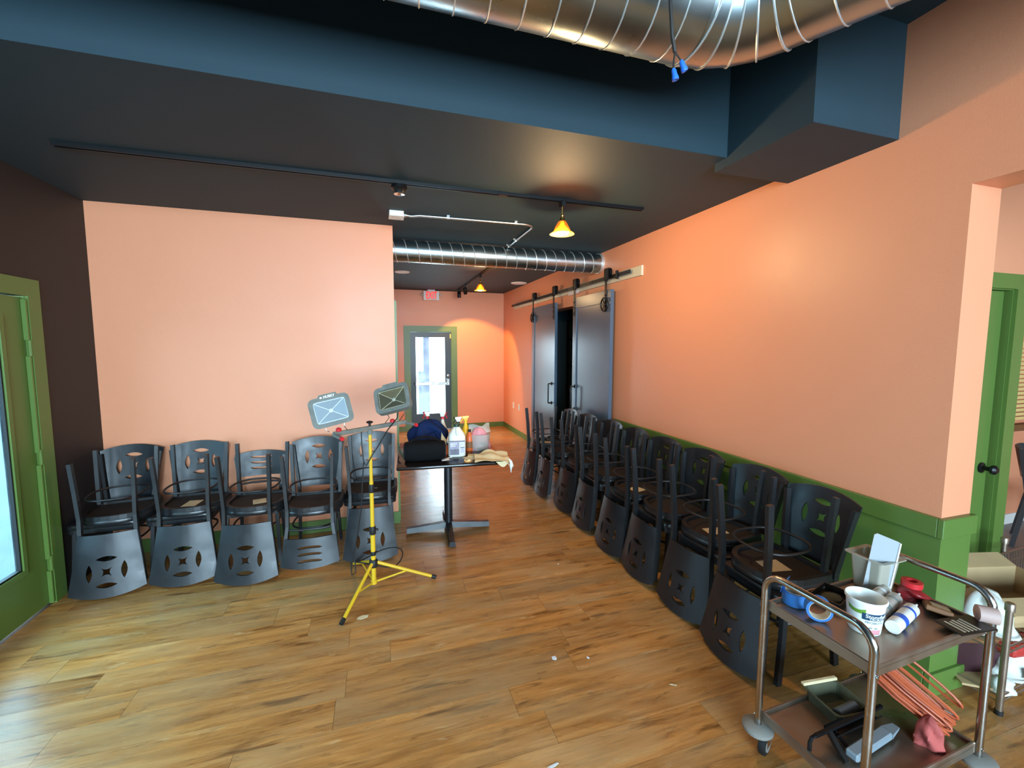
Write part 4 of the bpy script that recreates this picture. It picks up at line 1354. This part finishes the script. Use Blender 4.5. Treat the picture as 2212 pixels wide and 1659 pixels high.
def flood_head(center, rot, refl, logo):
    Mh = Tm(*center, *rot)   # local: x right, y depth (front at -y), z up
    W, H_ = 0.122, 0.093
    o_ = []
    for cx, cz, a0 in ((W-0.03, -H_+0.03, -90), (W-0.03, H_-0.03, 0), (-W+0.03, H_-0.03, 90), (-W+0.03, -H_+0.03, 180)):
        for i in range(4):
            a = math.radians(a0+i*30)
            o_.append((cx+0.036*math.cos(a), cz+0.036*math.sin(a)))
    # raised tab in the middle of the top edge
    top = []
    for p in o_:
        top.append(p)
        if abs(p[0]-(W-0.03)) < 1e-6 and p[1] > 0:
            top += [(0.062, H_+0.006), (0.052, H_+0.022), (-0.052, H_+0.022), (-0.062, H_+0.006)]
    inner = [(x*0.80, z*0.77) for x, z in o_]
    hd = B().plate(top, [inner], lambda u, v, q: Mh @ Vector((u, -0.03+q, v)), 0.05).build('bezel', 'grey_rubber', wl)
    B().loft([[Mh @ Vector((x*0.98, 0.02, z*0.98)) for x, z in o_], [Mh @ Vector((x*0.9, 0.05, z*0.9)) for x, z in o_], [Mh @ Vector((x*0.6, 0.075, z*0.6)) for x, z in o_]]).build('housing', 'grey_rubber', hd)
    # four-sided reflector
    c = [(0.096, 0.068), (-0.096, 0.068), (-0.096, -0.068), (0.096, -0.068)]
    for (ax, az), (bx_, bz) in zip(c, c[1:]+c[:1]):
        f = B()
        vs = [f.bm.verts.new(Mh @ Vector(p)) for p in ((ax, -0.016, az), (bx_, -0.016, bz), (bx_*0.12, 0.016, bz*0.12), (ax*0.12, 0.016, az*0.12))]
        fc = f.bm.faces.new(vs)
        bmesh.ops.solidify(f.bm, geom=[fc], thickness=0.001)
        f.build('reflector_facet', refl, hd)
    glint = B()  # pale bars stand in for highlights along the reflector edges
    for (ax, az) in c:
        glint.tube([Mh @ Vector((ax, -0.017, az)), Mh @ Vector((ax*0.12, 0.013, az*0.12))], 0.0022, 6)
    glint.tube([Mh @ Vector((ax, -0.0185, az)) for ax, az in c], 0.0026, 6, closed=True)
    glint.build('edge_glint', 'white_label' if logo else 'canvas_tan', hd)
    B().lathe([(0.013, 0), (0.013, 0.004), (0.008, 0.006)], 14, Mh @ Tm(0, 0.014, 0, PI/2, 0, 0)).build('led', 'tape_core', hd, True)
    B().plate(inner, [], lambda u, v, q: Mh @ Vector((u*1.02, -0.024+q, v*1.02)), 0.003).build('lens', 'lamp_glass', hd)
    if logo:
        lp = B().box(-0.048, 0.048, -0.032, -0.030, H_-0.012, H_+0.016, Mh).build('logo_tab', 'grey_rubber', hd)
        text_part('HUSKY', 'lettering', 'white_plastic', lp, 0.022, M=Mh @ Tm(0.008, -0.0325, H_+0.003, PI/2, 0, 0), depth=0.0005, bold=0.0006)
        B().plate([(-0.012, 0), (0, 0.007), (0.012, 0), (0.006, -0.006), (-0.006, -0.006)], [], lambda u, v, q: Mh @ Vector((u*0.7-0.042, -0.0332+q, H_+0.003+v)), 0.0008).build('logo_mark', 'white_plastic', lp)
    # U bracket
    pts = [Mh @ Vector((-0.065, 0.02, -H_)), Mh @ Vector((-0.055, 0.02, -H_-0.03))]
    q = Mc @ Vector(((Mc.inverted() @ Mh.translation).x, 0, 0.016))
    B().tube(pts + [q+Vector((-0.05, -0.02, 0.0))], 0.003, 6).tube([Mh @ Vector((0.065, 0.02, -H_)), Mh @ Vector((0.055, 0.02, -H_-0.03)), q+Vector((0.05, 0.03, 0.0))], 0.003, 6).build('wire_bracket', 'steel', hd)
    B().lathe([(0.016, 0), (0.018, 0.016), (0.010, 0.024)], 10, Matrix.Translation(q-Vector((0, 0, 0.002)))).build('clamp_knob', 'red_plastic', hd)
    return hd


flood_head((-0.238, -0.07, 1.303), (-0.12, -0.20, 0.14), 'reflector', True)
flood_head((0.165, 0.10, 1.345), (-0.45, -0.26, -0.28), 'reflector_gold', False)
# cables
B().tube([(0.20, 0.15, 1.25), (0.19, 0.12, 1.20), (0.12, 0.05, 1.13), (0.045, -0.01, 1.02), (0.01, -0.03, 0.97), (-0.03, -0.03, 0.90), (-0.045, -0.03, 0.93), (-0.055, -0.03, 1.05), (-0.055, -0.02, 1.14)], 0.0042, 8).build('power_cable', 'black_rubber', wl, True)
B().tube([(-0.045, -0.03, 0.93), (-0.055, -0.04, 0.82), (-0.07, -0.03, 0.6), (-0.10, -0.02, 0.42), (-0.135, -0.02, 0.25), (-0.15, -0.02, 0.17), (-0.145, -0.03, 0.13), (-0.12, -0.02, 0.14), (-0.125, 0.02, 0.22)], 0.004, 8).build('power_cable', 'black_rubber', wl, True)
cpts = []
for i in range(26):
    a = 0.5+2*PI*i/20
    cpts.append((0.04+0.17*math.cos(a)+0.01*math.sin(3*a), 0.16+0.12*math.sin(a), 0.13+0.03*math.sin(2*a)))
B().tube(cpts, 0.0045, 8).build('coiled_cable', 'black_rubber', wl, True)

# ------------------------------------------------------------------ stainless cart
CX, CY, CR = 1.865, 1.125, math.radians(2.5)
ca_ = thing('utility_cart', 'two-shelf stainless steel utility cart with tube handles', 'cart', (CX, CY, 0), (0, 0, CR))
HL, HW = 0.345, 0.20
for s in (-1, 1):
    pts = [(s*HL, -HW, 0.125), (s*HL, -HW, 0.73)]
    for i in range(1, 6):
        a = PI/2*i/5
        pts.append((s*HL, -HW+0.07*(1-math.cos(a)), 0.73+0.07*math.sin(a)))
    for i in range(0, 6):
        a = PI/2*i/5
        pts.append((s*HL, HW-0.07+0.07*math.sin(a), 0.73+0.07*math.cos(a)))
    pts += [(s*HL, HW, 0.125)]
    B().tube(pts, 0.0135, 14).build('handle_tube', 'steel', ca_, True)
for z, nm in ((0.665, 'top_shelf'), (0.17, 'bottom_shelf')):
    m = B()
    X0, X1, Y0, Y1 = -HL+0.014, HL-0.014, -HW+0.002, HW-0.002
    m.box(X0, X1, Y0, Y1, z-0.002, z)
    m.box(X0, X0+0.012, Y0, Y1, z-0.03, z+0.014, bev=0.003).box(X1-0.012, X1, Y0, Y1, z-0.03, z+0.014, bev=0.003)
    m.box(X0+0.012, X1-0.012, Y0, Y0+0.012, z-0.03, z+0.014, bev=0.003).box(X0+0.012, X1-0.012, Y1-0.012, Y1, z-0.03, z+0.014, bev=0.003)
    so = m.build(nm, 'tray_steel', ca_)
    for sx in (-1, 1):
        for sy in (-1, 1):
            B().lathe([(0.007, 0), (0.007, 0.003), (0.003, 0.005)], 10, Tm(sx*HL, sy*(HW+0.013), z-0.01, -sy*PI/2, 0, 0)).build('bolt', 'chrome', so, True)
for sx in (-1, 1):
    for sy in (-1, 1):
        cs = B().lathe([(0.055, 0.098), (0.06, 0.104), (0.06, 0.116), (0.05, 0.124), (0.02, 0.128)], 24, Tm(sx*HL, sy*HW, 0)).build('bumper', 'grey_plastic', ca_, True)
        wx, wy = sx*HL+0.02, sy*HW-0.02
        B().lathe([(0.038, -0.014), (0.044, -0.011), (0.046, 0), (0.044, 0.011), (0.038, 0.014)], 22, Tm(wx, wy, 0.0465, PI/2, 0, 0.35)).build('wheel', 'black_rubber', cs, True)
        B().lathe([(0.028, -0.016), (0.028, 0.016)], 18, Tm(wx, wy, 0.0465, PI/2, 0, 0.35)).build('hub', 'grey_plastic', cs, True)
        B().box(-0.008, 0.03, -0.020, -0.016, 0.04, 0.10, Tm(wx-0.01, wy, 0, 0, 0, 0.35)).box(-0.008, 0.03, 0.016, 0.020, 0.04, 0.10, Tm(wx-0.01, wy, 0, 0, 0, 0.35)).box(-0.012, 0.03, -0.02, 0.02, 0.096, 0.10, Tm(wx-0.01, wy, 0, 0, 0, 0.35)).build('fork', 'steel', cs)
SZ = 0.666

# white food tub with lid standing in it
wt = thing('plastic_tub', 'cloudy white square tub at the back of the cart', 'tub', (2.072, 1.262, SZ), (0, 0, 0.05))
m = B()
def sq(h, z, r=0.012):
    p = []
    for cx, cy, a0 in ((h-r, -h+r, -90), (h-r, h-r, 0), (-h+r, h-r, 90), (-h+r, -h+r, 180)):
        for i in range(4):
            a = math.radians(a0+i*30)
            p.append((cx+r*math.cos(a), cy+r*math.sin(a), z))
    return p
m.loft([sq(0.048, 0.0), sq(0.051, 0.004), sq(0.064, 0.145), sq(0.080, 0.147), sq(0.080, 0.152), sq(0.062, 0.150), sq(0.049, 0.006)])
m.build('tub', 'tub_plastic', wt, True, 40)
ldd = thing('tub_lid', 'pale plastic lid standing upright in the cloudy tub', 'lid', (2.047, 1.232, SZ+0.012), (0.12, 0.05, -0.55))
m = B()
m.plate([(-0.05, 0), (0.05, 0), (0.05, 0.225), (0.042, 0.235), (-0.04, 0.262), (-0.05, 0.255)], [], lambda u, v, q: (u, q, v), 0.003)
m.build('sheet', 'tub_lid', ldd)
B().box(0.046, 0.052, -0.004, 0.007, 0, 0.23, bev=0.001).build('rim', 'white_plastic', ldd)
br = thing('putty_brush', 'cream handled brush standing in the cloudy tub', 'brush', (2.10, 1.25, SZ+0.01), (0.05, 0.18, 0.2))
B().box(-0.02, 0.02, -0.007, 0.007, 0.02, 0.12, bev=0.004).build('bristles', 'white_plastic', br)
B().box(-0.023, 0.023, -0.01, 0.01, 0.12, 0.185, bev=0.006).build('handle', 'jug_plastic', br)

# yogurt bucket
yb = thing('yogurt_tub', 'white printed yogurt tub on the cart', 'tub', (1.735, 1.075, SZ))
RBk = lambda z: 0.050+0.011*z/0.125
B().lathe([(0.048, 0), (0.050, 0.003), (RBk(0.118), 0.118), (0.0645, 0.119), (0.0655, 0.126), (0.0625, 0.130), (0.0595, 0.126), (0.049, 0.006), (0.001, 0.005)], 40, cap=False).build('tub', 'yogurt_white', yb, True, 50)
A_Y = math.radians(-147)   # printed side faces the camera


def onbucket(u, v, q):
    r = RBk(v)+0.0006+q
    a = A_Y + u/0.056
    return (r*math.cos(a), r*math.sin(a), v)


def bucket_patch(nm, mt, u0, u1, v0, v1, q=0.0, wav=0.0):
    B().grid(lambda s, t: onbucket(u0+(u1-u0)*s, v0+(v1-v0)*t+wav*math.sin(s*3.0)*(1 if t > 0.5 else 0.6), q), 12, 2).build(nm, mt, yb, True)


bucket_patch('green_print', 'print_green', -0.055, 0.002, 0.086, 0.104, wav=-0.010)
bucket_patch('name_band', 'print_navy', -0.008, 0.080, 0.063, 0.089, q=0.0002)
bucket_patch('pink_print', 'print_pink', 0.022, 0.058, 0.008, 0.026, q=0.0002)
text_part('Stonyfield', 'lettering', 'yogurt_white', yb, 0.0195, mapfn=lambda x, yy, z: onbucket(x+0.040, yy+0.0785, 0.0006+z), depth=0.0001, bold=0.0003)
text_part('ORGANIC', 'lettering', 'yogurt_white', yb, 0.0115, mapfn=lambda x, yy, z: onbucket(x+0.040, yy+0.0675, 0.0006+z), depth=0.0001)
text_part('PROBIOTIC', 'lettering', 'print_grey', yb, 0.0125, mapfn=lambda x, yy, z: onbucket(x+0.034, yy+0.054, 0.0006+z), depth=0.0001)
for u, v in ((0.02, 0.034), (0.038, 0.033), (-0.03, 0.05), (-0.02, 0.03)):
    bucket_patch('cow_print', 'print_grey', u-0.005, u+0.005, v-0.0025, v+0.0025, q=0.0002)

# three sealant tubes


def caulk(label, loc, rz, body, band):
    c = thing('sealant_tube', label, 'sealant tube', loc, (0, 0, rz), 'sealant tubes on the cart')
    M = Tm(0, 0, 0, 0, PI/2, 0)
    B().lathe([(0.0225, 0), (0.0245, 0.002), (0.0245, 0.205), (0.021, 0.212), (0.010, 0.214)], 22, M).build('barrel', body, c, True)
    B().lathe([(0.009, 0.212), (0.0085, 0.222), (0.0035, 0.262)], 14, M).build('nozzle', 'white_plastic', c, True)
    B().lathe([(0.0251, 0.052), (0.0251, 0.085)], 22, M, cap=False).build('label_band', band, c, True)
    B().lathe([(0.0251, 0.15), (0.0251, 0.165)], 22, M, cap=False).build('label_stripe', band, c, True)
    return c


caulk('white sealant tube with a blue label next to the yogurt tub', (1.800, 1.020, SZ+0.026), math.radians(15), 'white_plastic', 'label_blue')
caulk('grey sealant tube in the middle of the three', (1.825, 1.085, SZ+0.026), math.radians(17), 'tube_grey', 'print_grey')
caulk('grey sealant tube closest to the cloudy tub', (1.845, 1.148, SZ+0.026), math.radians(14), 'tube_grey', 'white_label')


def tape_roll(label, loc, rot, r, wdt, tail):
    t = thing('tape_roll', label, 'tape roll', loc, rot, 'blue tape rolls')
    B().lathe([(r*0.80, -wdt/2), (r, -wdt/2), (r, wdt/2), (r*0.80, wdt/2), (r*0.80, -wdt/2)], 32, cap=False).build('tape', 'tape_blue', t, True)
    B().lathe([(r*0.76, -wdt/2-0.001), (r*0.80, -wdt/2-0.001), (r*0.80, wdt/2+0.001), (r*0.76, wdt/2+0.001), (r*0.76, -wdt/2-0.001)], 32, cap=False).build('core', 'tape_core', t, True)
    if tail:
        B().grid(lambda u, v: (r*1.0-0.02*u*u, -0.035+0.07*v, wdt/2-0.01+0.05*u), 6, 6, 0.0008).build('loose_end', 'tape_blue', t, True)
    return t


tape_roll('blue tape roll lying flat with its loose end sticking up', (1.632, 1.275, SZ+0.028), (0, 0, math.radians(120)), 0.046, 0.052, True)
tape_roll('blue tape roll standing on edge behind the handle', (1.618, 1.165, SZ+0.046), (PI/2, 0, math.radians(-38)), 0.045, 0.036, False)
# dark tray of small parts, red packs, card
pk = thing('parts_box', 'small dark open box of parts at the middle of the cart', 'box', (1.80, 1.245, SZ), (0, 0, 0.3))
B().box(-0.075, 0.075, -0.055, 0.055, 0, 0.005).box(-0.075, -0.071, -0.055, 0.055, 0.005, 0.03).box(0.071, 0.075, -0.055, 0.055, 0.005, 0.03).box(-0.071, 0.071, -0.055, -0.051, 0.005, 0.03).box(-0.071, 0.071, 0.051, 0.055, 0.005, 0.03).build('tray', 'black_card', pk)
lump('contents', 'leafy_stuff', pk, 0.06, 0.04, 0.02, 0.2, 3, 18, 6)
rp = thing('red_pack', 'shiny red plastic pack heaped behind the sealant tubes', 'packet', (2.155, 1.165, SZ))
lump('wrap', 'dark_red', rp, 0.050, 0.05, 0.05, 0.25, 31, 26, 9)
B().lathe([(0.018, 0.045), (0.036, 0.046), (0.036, 0.068), (0.018, 0.069), (0.018, 0.045)], 24, cap=False).build('tape_coil', 'red_plastic', rp, True)
cp = thing('brown_packet', 'brown cardboard packet lying against the red pack', 'packet', (2.125, 1.06, SZ+0.004), (0.1, 0.25, 0.6))
B().box(-0.055, 0.055, -0.04, 0.04, 0, 0.022, bev=0.004).build('body', 'brown_card', cp)
B().box(-0.04, 0.03, -0.032, 0.02, 0.0222, 0.0228).build('label', 'paper_tan', cp)
bk = thing('black_card_pack', 'black printed card pack with a pink roll poking off the cart edge', 'packet', (2.09, 0.955, SZ+0.016), (0, 0, -0.1))
B().box(-0.085, 0.085, -0.045, 0.045, 0, 0.006, bev=0.001).build('card', 'black_card', bk)
for k in range(5):
    B().box(-0.06+k*0.018, -0.052+k*0.018, -0.035, 0.03-0.006*(k % 2), 0.006, 0.0068).build('print_line', 'tape_core', bk)
B().lathe([(0.026, -0.03), (0.03, -0.028), (0.03, 0.028), (0.026, 0.03)], 22, Tm(0.105, 0.0, 0.031, PI/2, 0, 0.9)).build('foam_roll', 'foam_pale', bk, True)

# lower shelf things
LZ = 0.171
cd_ = thing('extension_cord', 'bundled orange extension cord on the lower cart shelf', 'cord', (2.07, 1.14, LZ))
rc = random.Random(11)
e0, e1 = Vector((-0.06, 0.13, 0.21)), Vector((0.075, -0.115, 0.045))
ax = (e1-e0).normalized()
sd_ = ax.cross(Vector((0, 0, 1))).normalized()
upn = sd_.cross(ax)
for k in range(34):
    cu_, cv_ = rc.gauss(0, 0.026), rc.gauss(0.01, 0.024)
    ext0, ext1 = rc.uniform(-0.02, 0.03), rc.uniform(-0.02, 0.035)
    w1, w2 = rc.uniform(-0.03, 0.03), rc.uniform(-0.025, 0.025)
    pts = []
    for i in range(20):
        a = 2*PI*i/20
        t = 0.5-0.5*math.copysign(abs(math.cos(a))**0.55, math.cos(a))
        p = e0-ax*ext0 + (e1-e0+ax*(ext0+ext1))*t
        p = p + sd_*(cu_*(0.75+0.5*math.sin(PI*t))+w1*math.sin(a)) + upn*(cv_+w2*math.sin(a))
        p.z = max(p.z, 0.012)
        pts.append(p)
    B().tube(pts, 0.0052, 6, closed=True).build('cord_loop', 'cord_orange', cd_, True)
B().tube([e1+Vector((0.0, 0, 0.05)), e1+Vector((0.03, -0.015, 0.035)), e1+Vector((0.045, -0.02, 0.02))], 0.011, 8).build('plug', 'steel', cd_, True)
pr = thing('pink_rag', 'dark pink rag hanging from the cord bundle on the lower shelf', 'rag', (2.03, 1.0, LZ), (0, 0, 0.4))
lump('cloth', 'pink_rag', pr, 0.036, 0.04, 0.12, 0.3, 17, 22, 10)
cg = thing('caulk_gun', 'black caulking gun lying on the lower cart shelf', 'tool', (1.765, 1.125, LZ+0.03), (0, 0, math.radians(3)))
cg.scale = (1.25, 1.0, 1.0)
B().bar([(-0.15, 0, 0.03), (0.17, 0, 0.03)], 0.012, 0.012, refup=(0, 0, 1)).build('rod', 'black_metal', cg)
B().tube([(-0.15, 0, 0.03), (-0.165, 0, 0.028), (-0.172, 0, 0.012), (-0.172, 0, -0.02)], 0.007, 8).build('hook', 'black_metal', cg, True)
B().grid(lambda u, v: (-0.08+0.22*u, 0.026*math.cos(PI+PI*v), 0.022+0.026*math.sin(PI+PI*v)), 8, 10, 0.0015).build('cradle', 'black_metal', cg, True)
B().bar([(-0.085, 0, 0.02), (-0.10, -0.045, 0.0), (-0.11, -0.085, -0.018)], 0.02, 0.014, refup=(0, 0, 1)).build('grip', 'black_rubber', cg)
B().bar([(-0.06, 0, 0.015), (-0.065, -0.05, -0.005), (-0.06, -0.09, -0.022)], 0.014, 0.007, refup=(0, 0, 1)).build('trigger', 'black_metal', cg)
gb = thing('grey_scraper', 'pale blue grey scraper blade beside the caulking gun', 'tool', (1.80, 1.055, LZ+0.012), (0, 0, math.radians(7)))
B().box(-0.14, 0.10, -0.022, 0.022, 0, 0.03, bev=0.006).build('handle', 'grey_blue', gb)
B().loft([[(0.10, -0.022, 0.004), (0.10, 0.022, 0.004), (0.10, 0.022, 0.024), (0.10, -0.022, 0.024)], [(0.17, -0.012, 0.010), (0.17, 0.012, 0.010), (0.17, 0.012, 0.018), (0.17, -0.012, 0.018)]]).build('tip', 'grey_blue', gb)
pt = thing('paint_tray', 'grey paint tray with a cream rim at the back of the lower shelf', 'tray', (1.85, 1.228, LZ), (0, 0, math.radians(-6)))
m = B()
m.loft([sq(0.075, 0.0, 0.02), sq(0.082, 0.05, 0.02), sq(0.09, 0.052, 0.02), sq(0.09, 0.056, 0.02), sq(0.079, 0.054, 0.02), sq(0.071, 0.005, 0.02)])
m.build('tray', 'leafy_stuff', pt)
B().box(-0.09, 0.09, 0.075, 0.095, 0.056, 0.07, bev=0.004).build('roller_handle', 'canvas_tan', pt)
B().tube([(-0.05, -0.05, 0.03), (0.06, -0.03, 0.03)], 0.022, 14).build('roller', 'appliance_grey', pt, True)

# ------------------------------------------------------------------ low rack with boxes at the right edge
rk = thing('wire_rack', 'low wire shelf rack with capped steel posts at the right edge', 'rack', (2.76, 1.115, 0), (0, 0, math.radians(3)))
RX, RY = 0.95, 0.38
for x in (0, RX):
    for yy in (0, RY):
        ps = B().tube([(x, yy, 0.02), (x, yy, 0.53)], 0.0135, 12).build('post', 'tray_steel', rk, True)
        B().lathe([(0.018, 0.515), (0.018, 0.548), (0.014, 0.553)], 12, Tm(x, yy, 0)).build('cap', 'tray_steel', ps, True)
        B().lathe([(0.016, 0), (0.016, 0.022)], 12, Tm(x, yy, 0)).build('foot', 'black_rubber', ps, True)
for z in (0.06, 0.30):
    sf = B().tube([(0, 0, z), (RX, 0, z), (RX, RY, z), (0, RY, z)], 0.004, 6, closed=True).tube([(0, 0, z+0.03), (RX, 0, z+0.03), (RX, RY, z+0.03), (0, RY, z+0.03)], 0.004, 6, closed=True).build('shelf_frame', 'tray_steel', rk)
    for i in range(1, 24):
        x = RX*i/24
        B().tube([(x, 0, z), (x, RY, z)], 0.0022, 5).build('wire', 'tray_steel', sf)
bw = thing('wire_basket', 'wire basket rim standing behind the low rack', 'basket', (3.55, 1.52, 0))
m = B()
m.tube([(-0.35, 0, 0.46), (0.45, 0.02, 0.46)], 0.006, 6).tube([(-0.35, 0, 0.40), (0.45, 0.02, 0.40)], 0.004, 6)
m.build('rim', 'tray_steel', bw)
for i in range(28):
    x = -0.35+0.8*i/27
    B().tube([(x, 0.02*i/27, 0.46), (x+0.015, 0.02*i/27, 0.40), (x, 0.02*i/27, 0.0)], 0.0022, 5).build('wire', 'tray_steel', bw)
cb = thing('cardboard_box', 'open cardboard box with dark lettering on the low rack', 'box', (3.22, 1.33, 0.304), (0, 0, math.radians(-14)))
m = B().box(-0.26, 0.26, -0.15, 0.15, 0, 0.006).box(-0.26, -0.256, -0.15, 0.15, 0.006, 0.16).box(0.256, 0.26, -0.15, 0.15, 0.006, 0.16).box(-0.256, 0.256, -0.15, -0.146, 0.006, 0.16).box(-0.256, 0.256, 0.146, 0.15, 0.006, 0.16)
m.build('body', 'cardboard', cb)
B().box(-0.26, 0.26, -0.004, 0.004, 0, 0.10, Tm(0, -0.15, 0.158, 1.9, 0, 0)).build('flap', 'cardboard', cb)
B().box(-0.26, 0.26, -0.004, 0.004, 0, 0.10, Tm(0, 0.15, 0.158, -1.2, 0, 0)).build('flap', 'cardboard', cb)
text_part('ATO', 'lettering', 'black_card', cb, 0.09, M=Tm(0.05, -0.1515, 0.07, PI/2, 0, 0), depth=0.0005)
wb2 = thing('plastic_bag', 'crumpled pale plastic bag on top of the low rack', 'bag', (2.93, 1.27, 0.304))
lump('bag', 'white_bag', wb2, 0.12, 0.10, 0.20, 0.3, 41, 30, 12)
mx = thing('maroon_box', 'dark maroon carton on the lower shelf of the rack', 'box', (2.96, 1.34, 0.064), (0, 0, math.radians(-20)))
B().box(-0.17, 0.17, -0.11, 0.11, 0, 0.20, bev=0.003).build('body', 'maroon', mx)
B().box(-0.172, 0.172, -0.112, 0.112, 0.17, 0.205, bev=0.002).build('lid', 'brown_card', mx)
sk = thing('printed_sack', 'white printed paper sack with a red band on the rack', 'sack', (3.13, 1.19, 0.064), (0, 0, math.radians(-8)))
lump('sack', 'white_bag', sk, 0.20, 0.075, 0.17, 0.10, 52, 34, 10)
B().box(-0.18, 0.18, -0.055, 0.055, 0.13, 0.19, bev=0.02, seg=2).build('red_band', 'red_print', sk)
B().box(-0.13, -0.09, -0.082, -0.078, 0.04, 0.09).box(-0.07, -0.06, -0.083, -0.079, 0.04, 0.09).box(-0.04, 0.0, -0.084, -0.08, 0.03, 0.07).build('print_marks', 'print_grey', sk)
cs_ = thing('cardboard_sheet', 'flat cardboard sheet leaning by the green wall end', 'cardboard', (2.90, 1.22, 0.0675), (0, 0, math.radians(-35)))
B().box(-0.16, 0.04, -0.10, 0.10, 0, 0.012, bev=0.002).build('sheet', 'cardboard', cs_)
wc = thing('paper_crumple', 'crumpled white paper wad on the lower rack shelf', 'paper', (2.86, 1.155, 0.066))
lump('wad', 'white_bag', wc, 0.055, 0.045, 0.07, 0.3, 61, 18, 8)

# chair glimpsed in the side room and a purple strap
sc = thing('side_room_chair', 'dark chair glimpsed past the green door frame', 'chair', (5.5, 2.0, 0), (0, 0, 0.4))
B().box(-0.2, 0.2, -0.2, 0.2, 0.44, 0.475, bev=0.01).build('seat', 'chair_black', sc)
for sx in (-1, 1):
    B().bar([(sx*0.2, -0.2, 0), (sx*0.17, -0.17, 0.44)], 0.025, 0.025).build('leg', 'chair_metal', sc)
    B().bar([(sx*0.2, 0.24, 0), (sx*0.16, 0.18, 0.44), (sx*0.18, 0.24, 0.86)], 0.025, 0.03).build('rear_leg', 'chair_metal', sc)
B().grid(lambda u, v: (-0.18+0.36*u, 0.2+0.05*v+0.03*math.sin(PI*u), 0.6+0.26*v), 8, 3, 0.012).build('backrest', 'chair_black', sc, True)
ps = thing('purple_cloth', 'dark purple cloth over a table in the side room', 'cloth', (6.3, 2.15, 0))
B().box(-0.3, 0.5, -0.15, 0.12, 0.70, 0.72, bev=0.004).build('table_top', 'black_door', ps)
B().grid(lambda u, v: (-0.32+0.7*u, -0.17+0.25*v, 0.728+0.05*math.exp(-((u-0.7)/0.25)**2)+0.006*math.sin(9*u)), 14, 6, 0.003).build('cloth', 'dark_purple', ps, True)
for sx in (-0.25, 0.45):
    B().bar([(sx, 0, 0), (sx, 0, 0.70)], 0.04, 0.04).build('leg', 'black_door', ps)

# ------------------------------------------------------------------ litter on the floor
litter = [(-0.135, 2.768, 0.034, 0.022, 'canvas_tan', 'tan scrap on the floor near the yellow tripod foot'),
          (0.895, 2.073, 0.016, 0.016, 'white_label', 'white star-like paper chip in the middle of the floor'),
          (1.076, 2.021, 0.006, 0.010, 'white_label', 'tiny white chip right of the star-like chip'),
          (1.406, 1.717, 0.020, 0.005, 'canvas_tan', 'thin pale sliver near the front chair stack'),
          (0.650, 1.504, 0.030, 0.006, 'white_label', 'pale sliver at the bottom edge of the floor'),
          (1.33, 3.02, 0.006, 0.006, 'white_label', 'white crumb on the floor before the right chair row')]
for k, (x, yy, a, b, mt, lb_) in enumerate(litter):
    r = random.Random(k)
    p = [(a*(0.7+0.5*r.random())*math.cos(2*PI*i/9), b*(0.7+0.5*r.random())*math.sin(2*PI*i/9)) for i in range(9)]
    o = B().plate(p, [], lambda u, v, q: (u, v, q+0.001+0.08*u*u/max(a, 0.01)), 0.0015).build('floor_scrap', mt)
    o.location = (x, yy, 0.0003)
    o.rotation_euler = (0, 0, 0.2 if k != 3 else -0.5)
    tag(o, lb_, 'scrap')
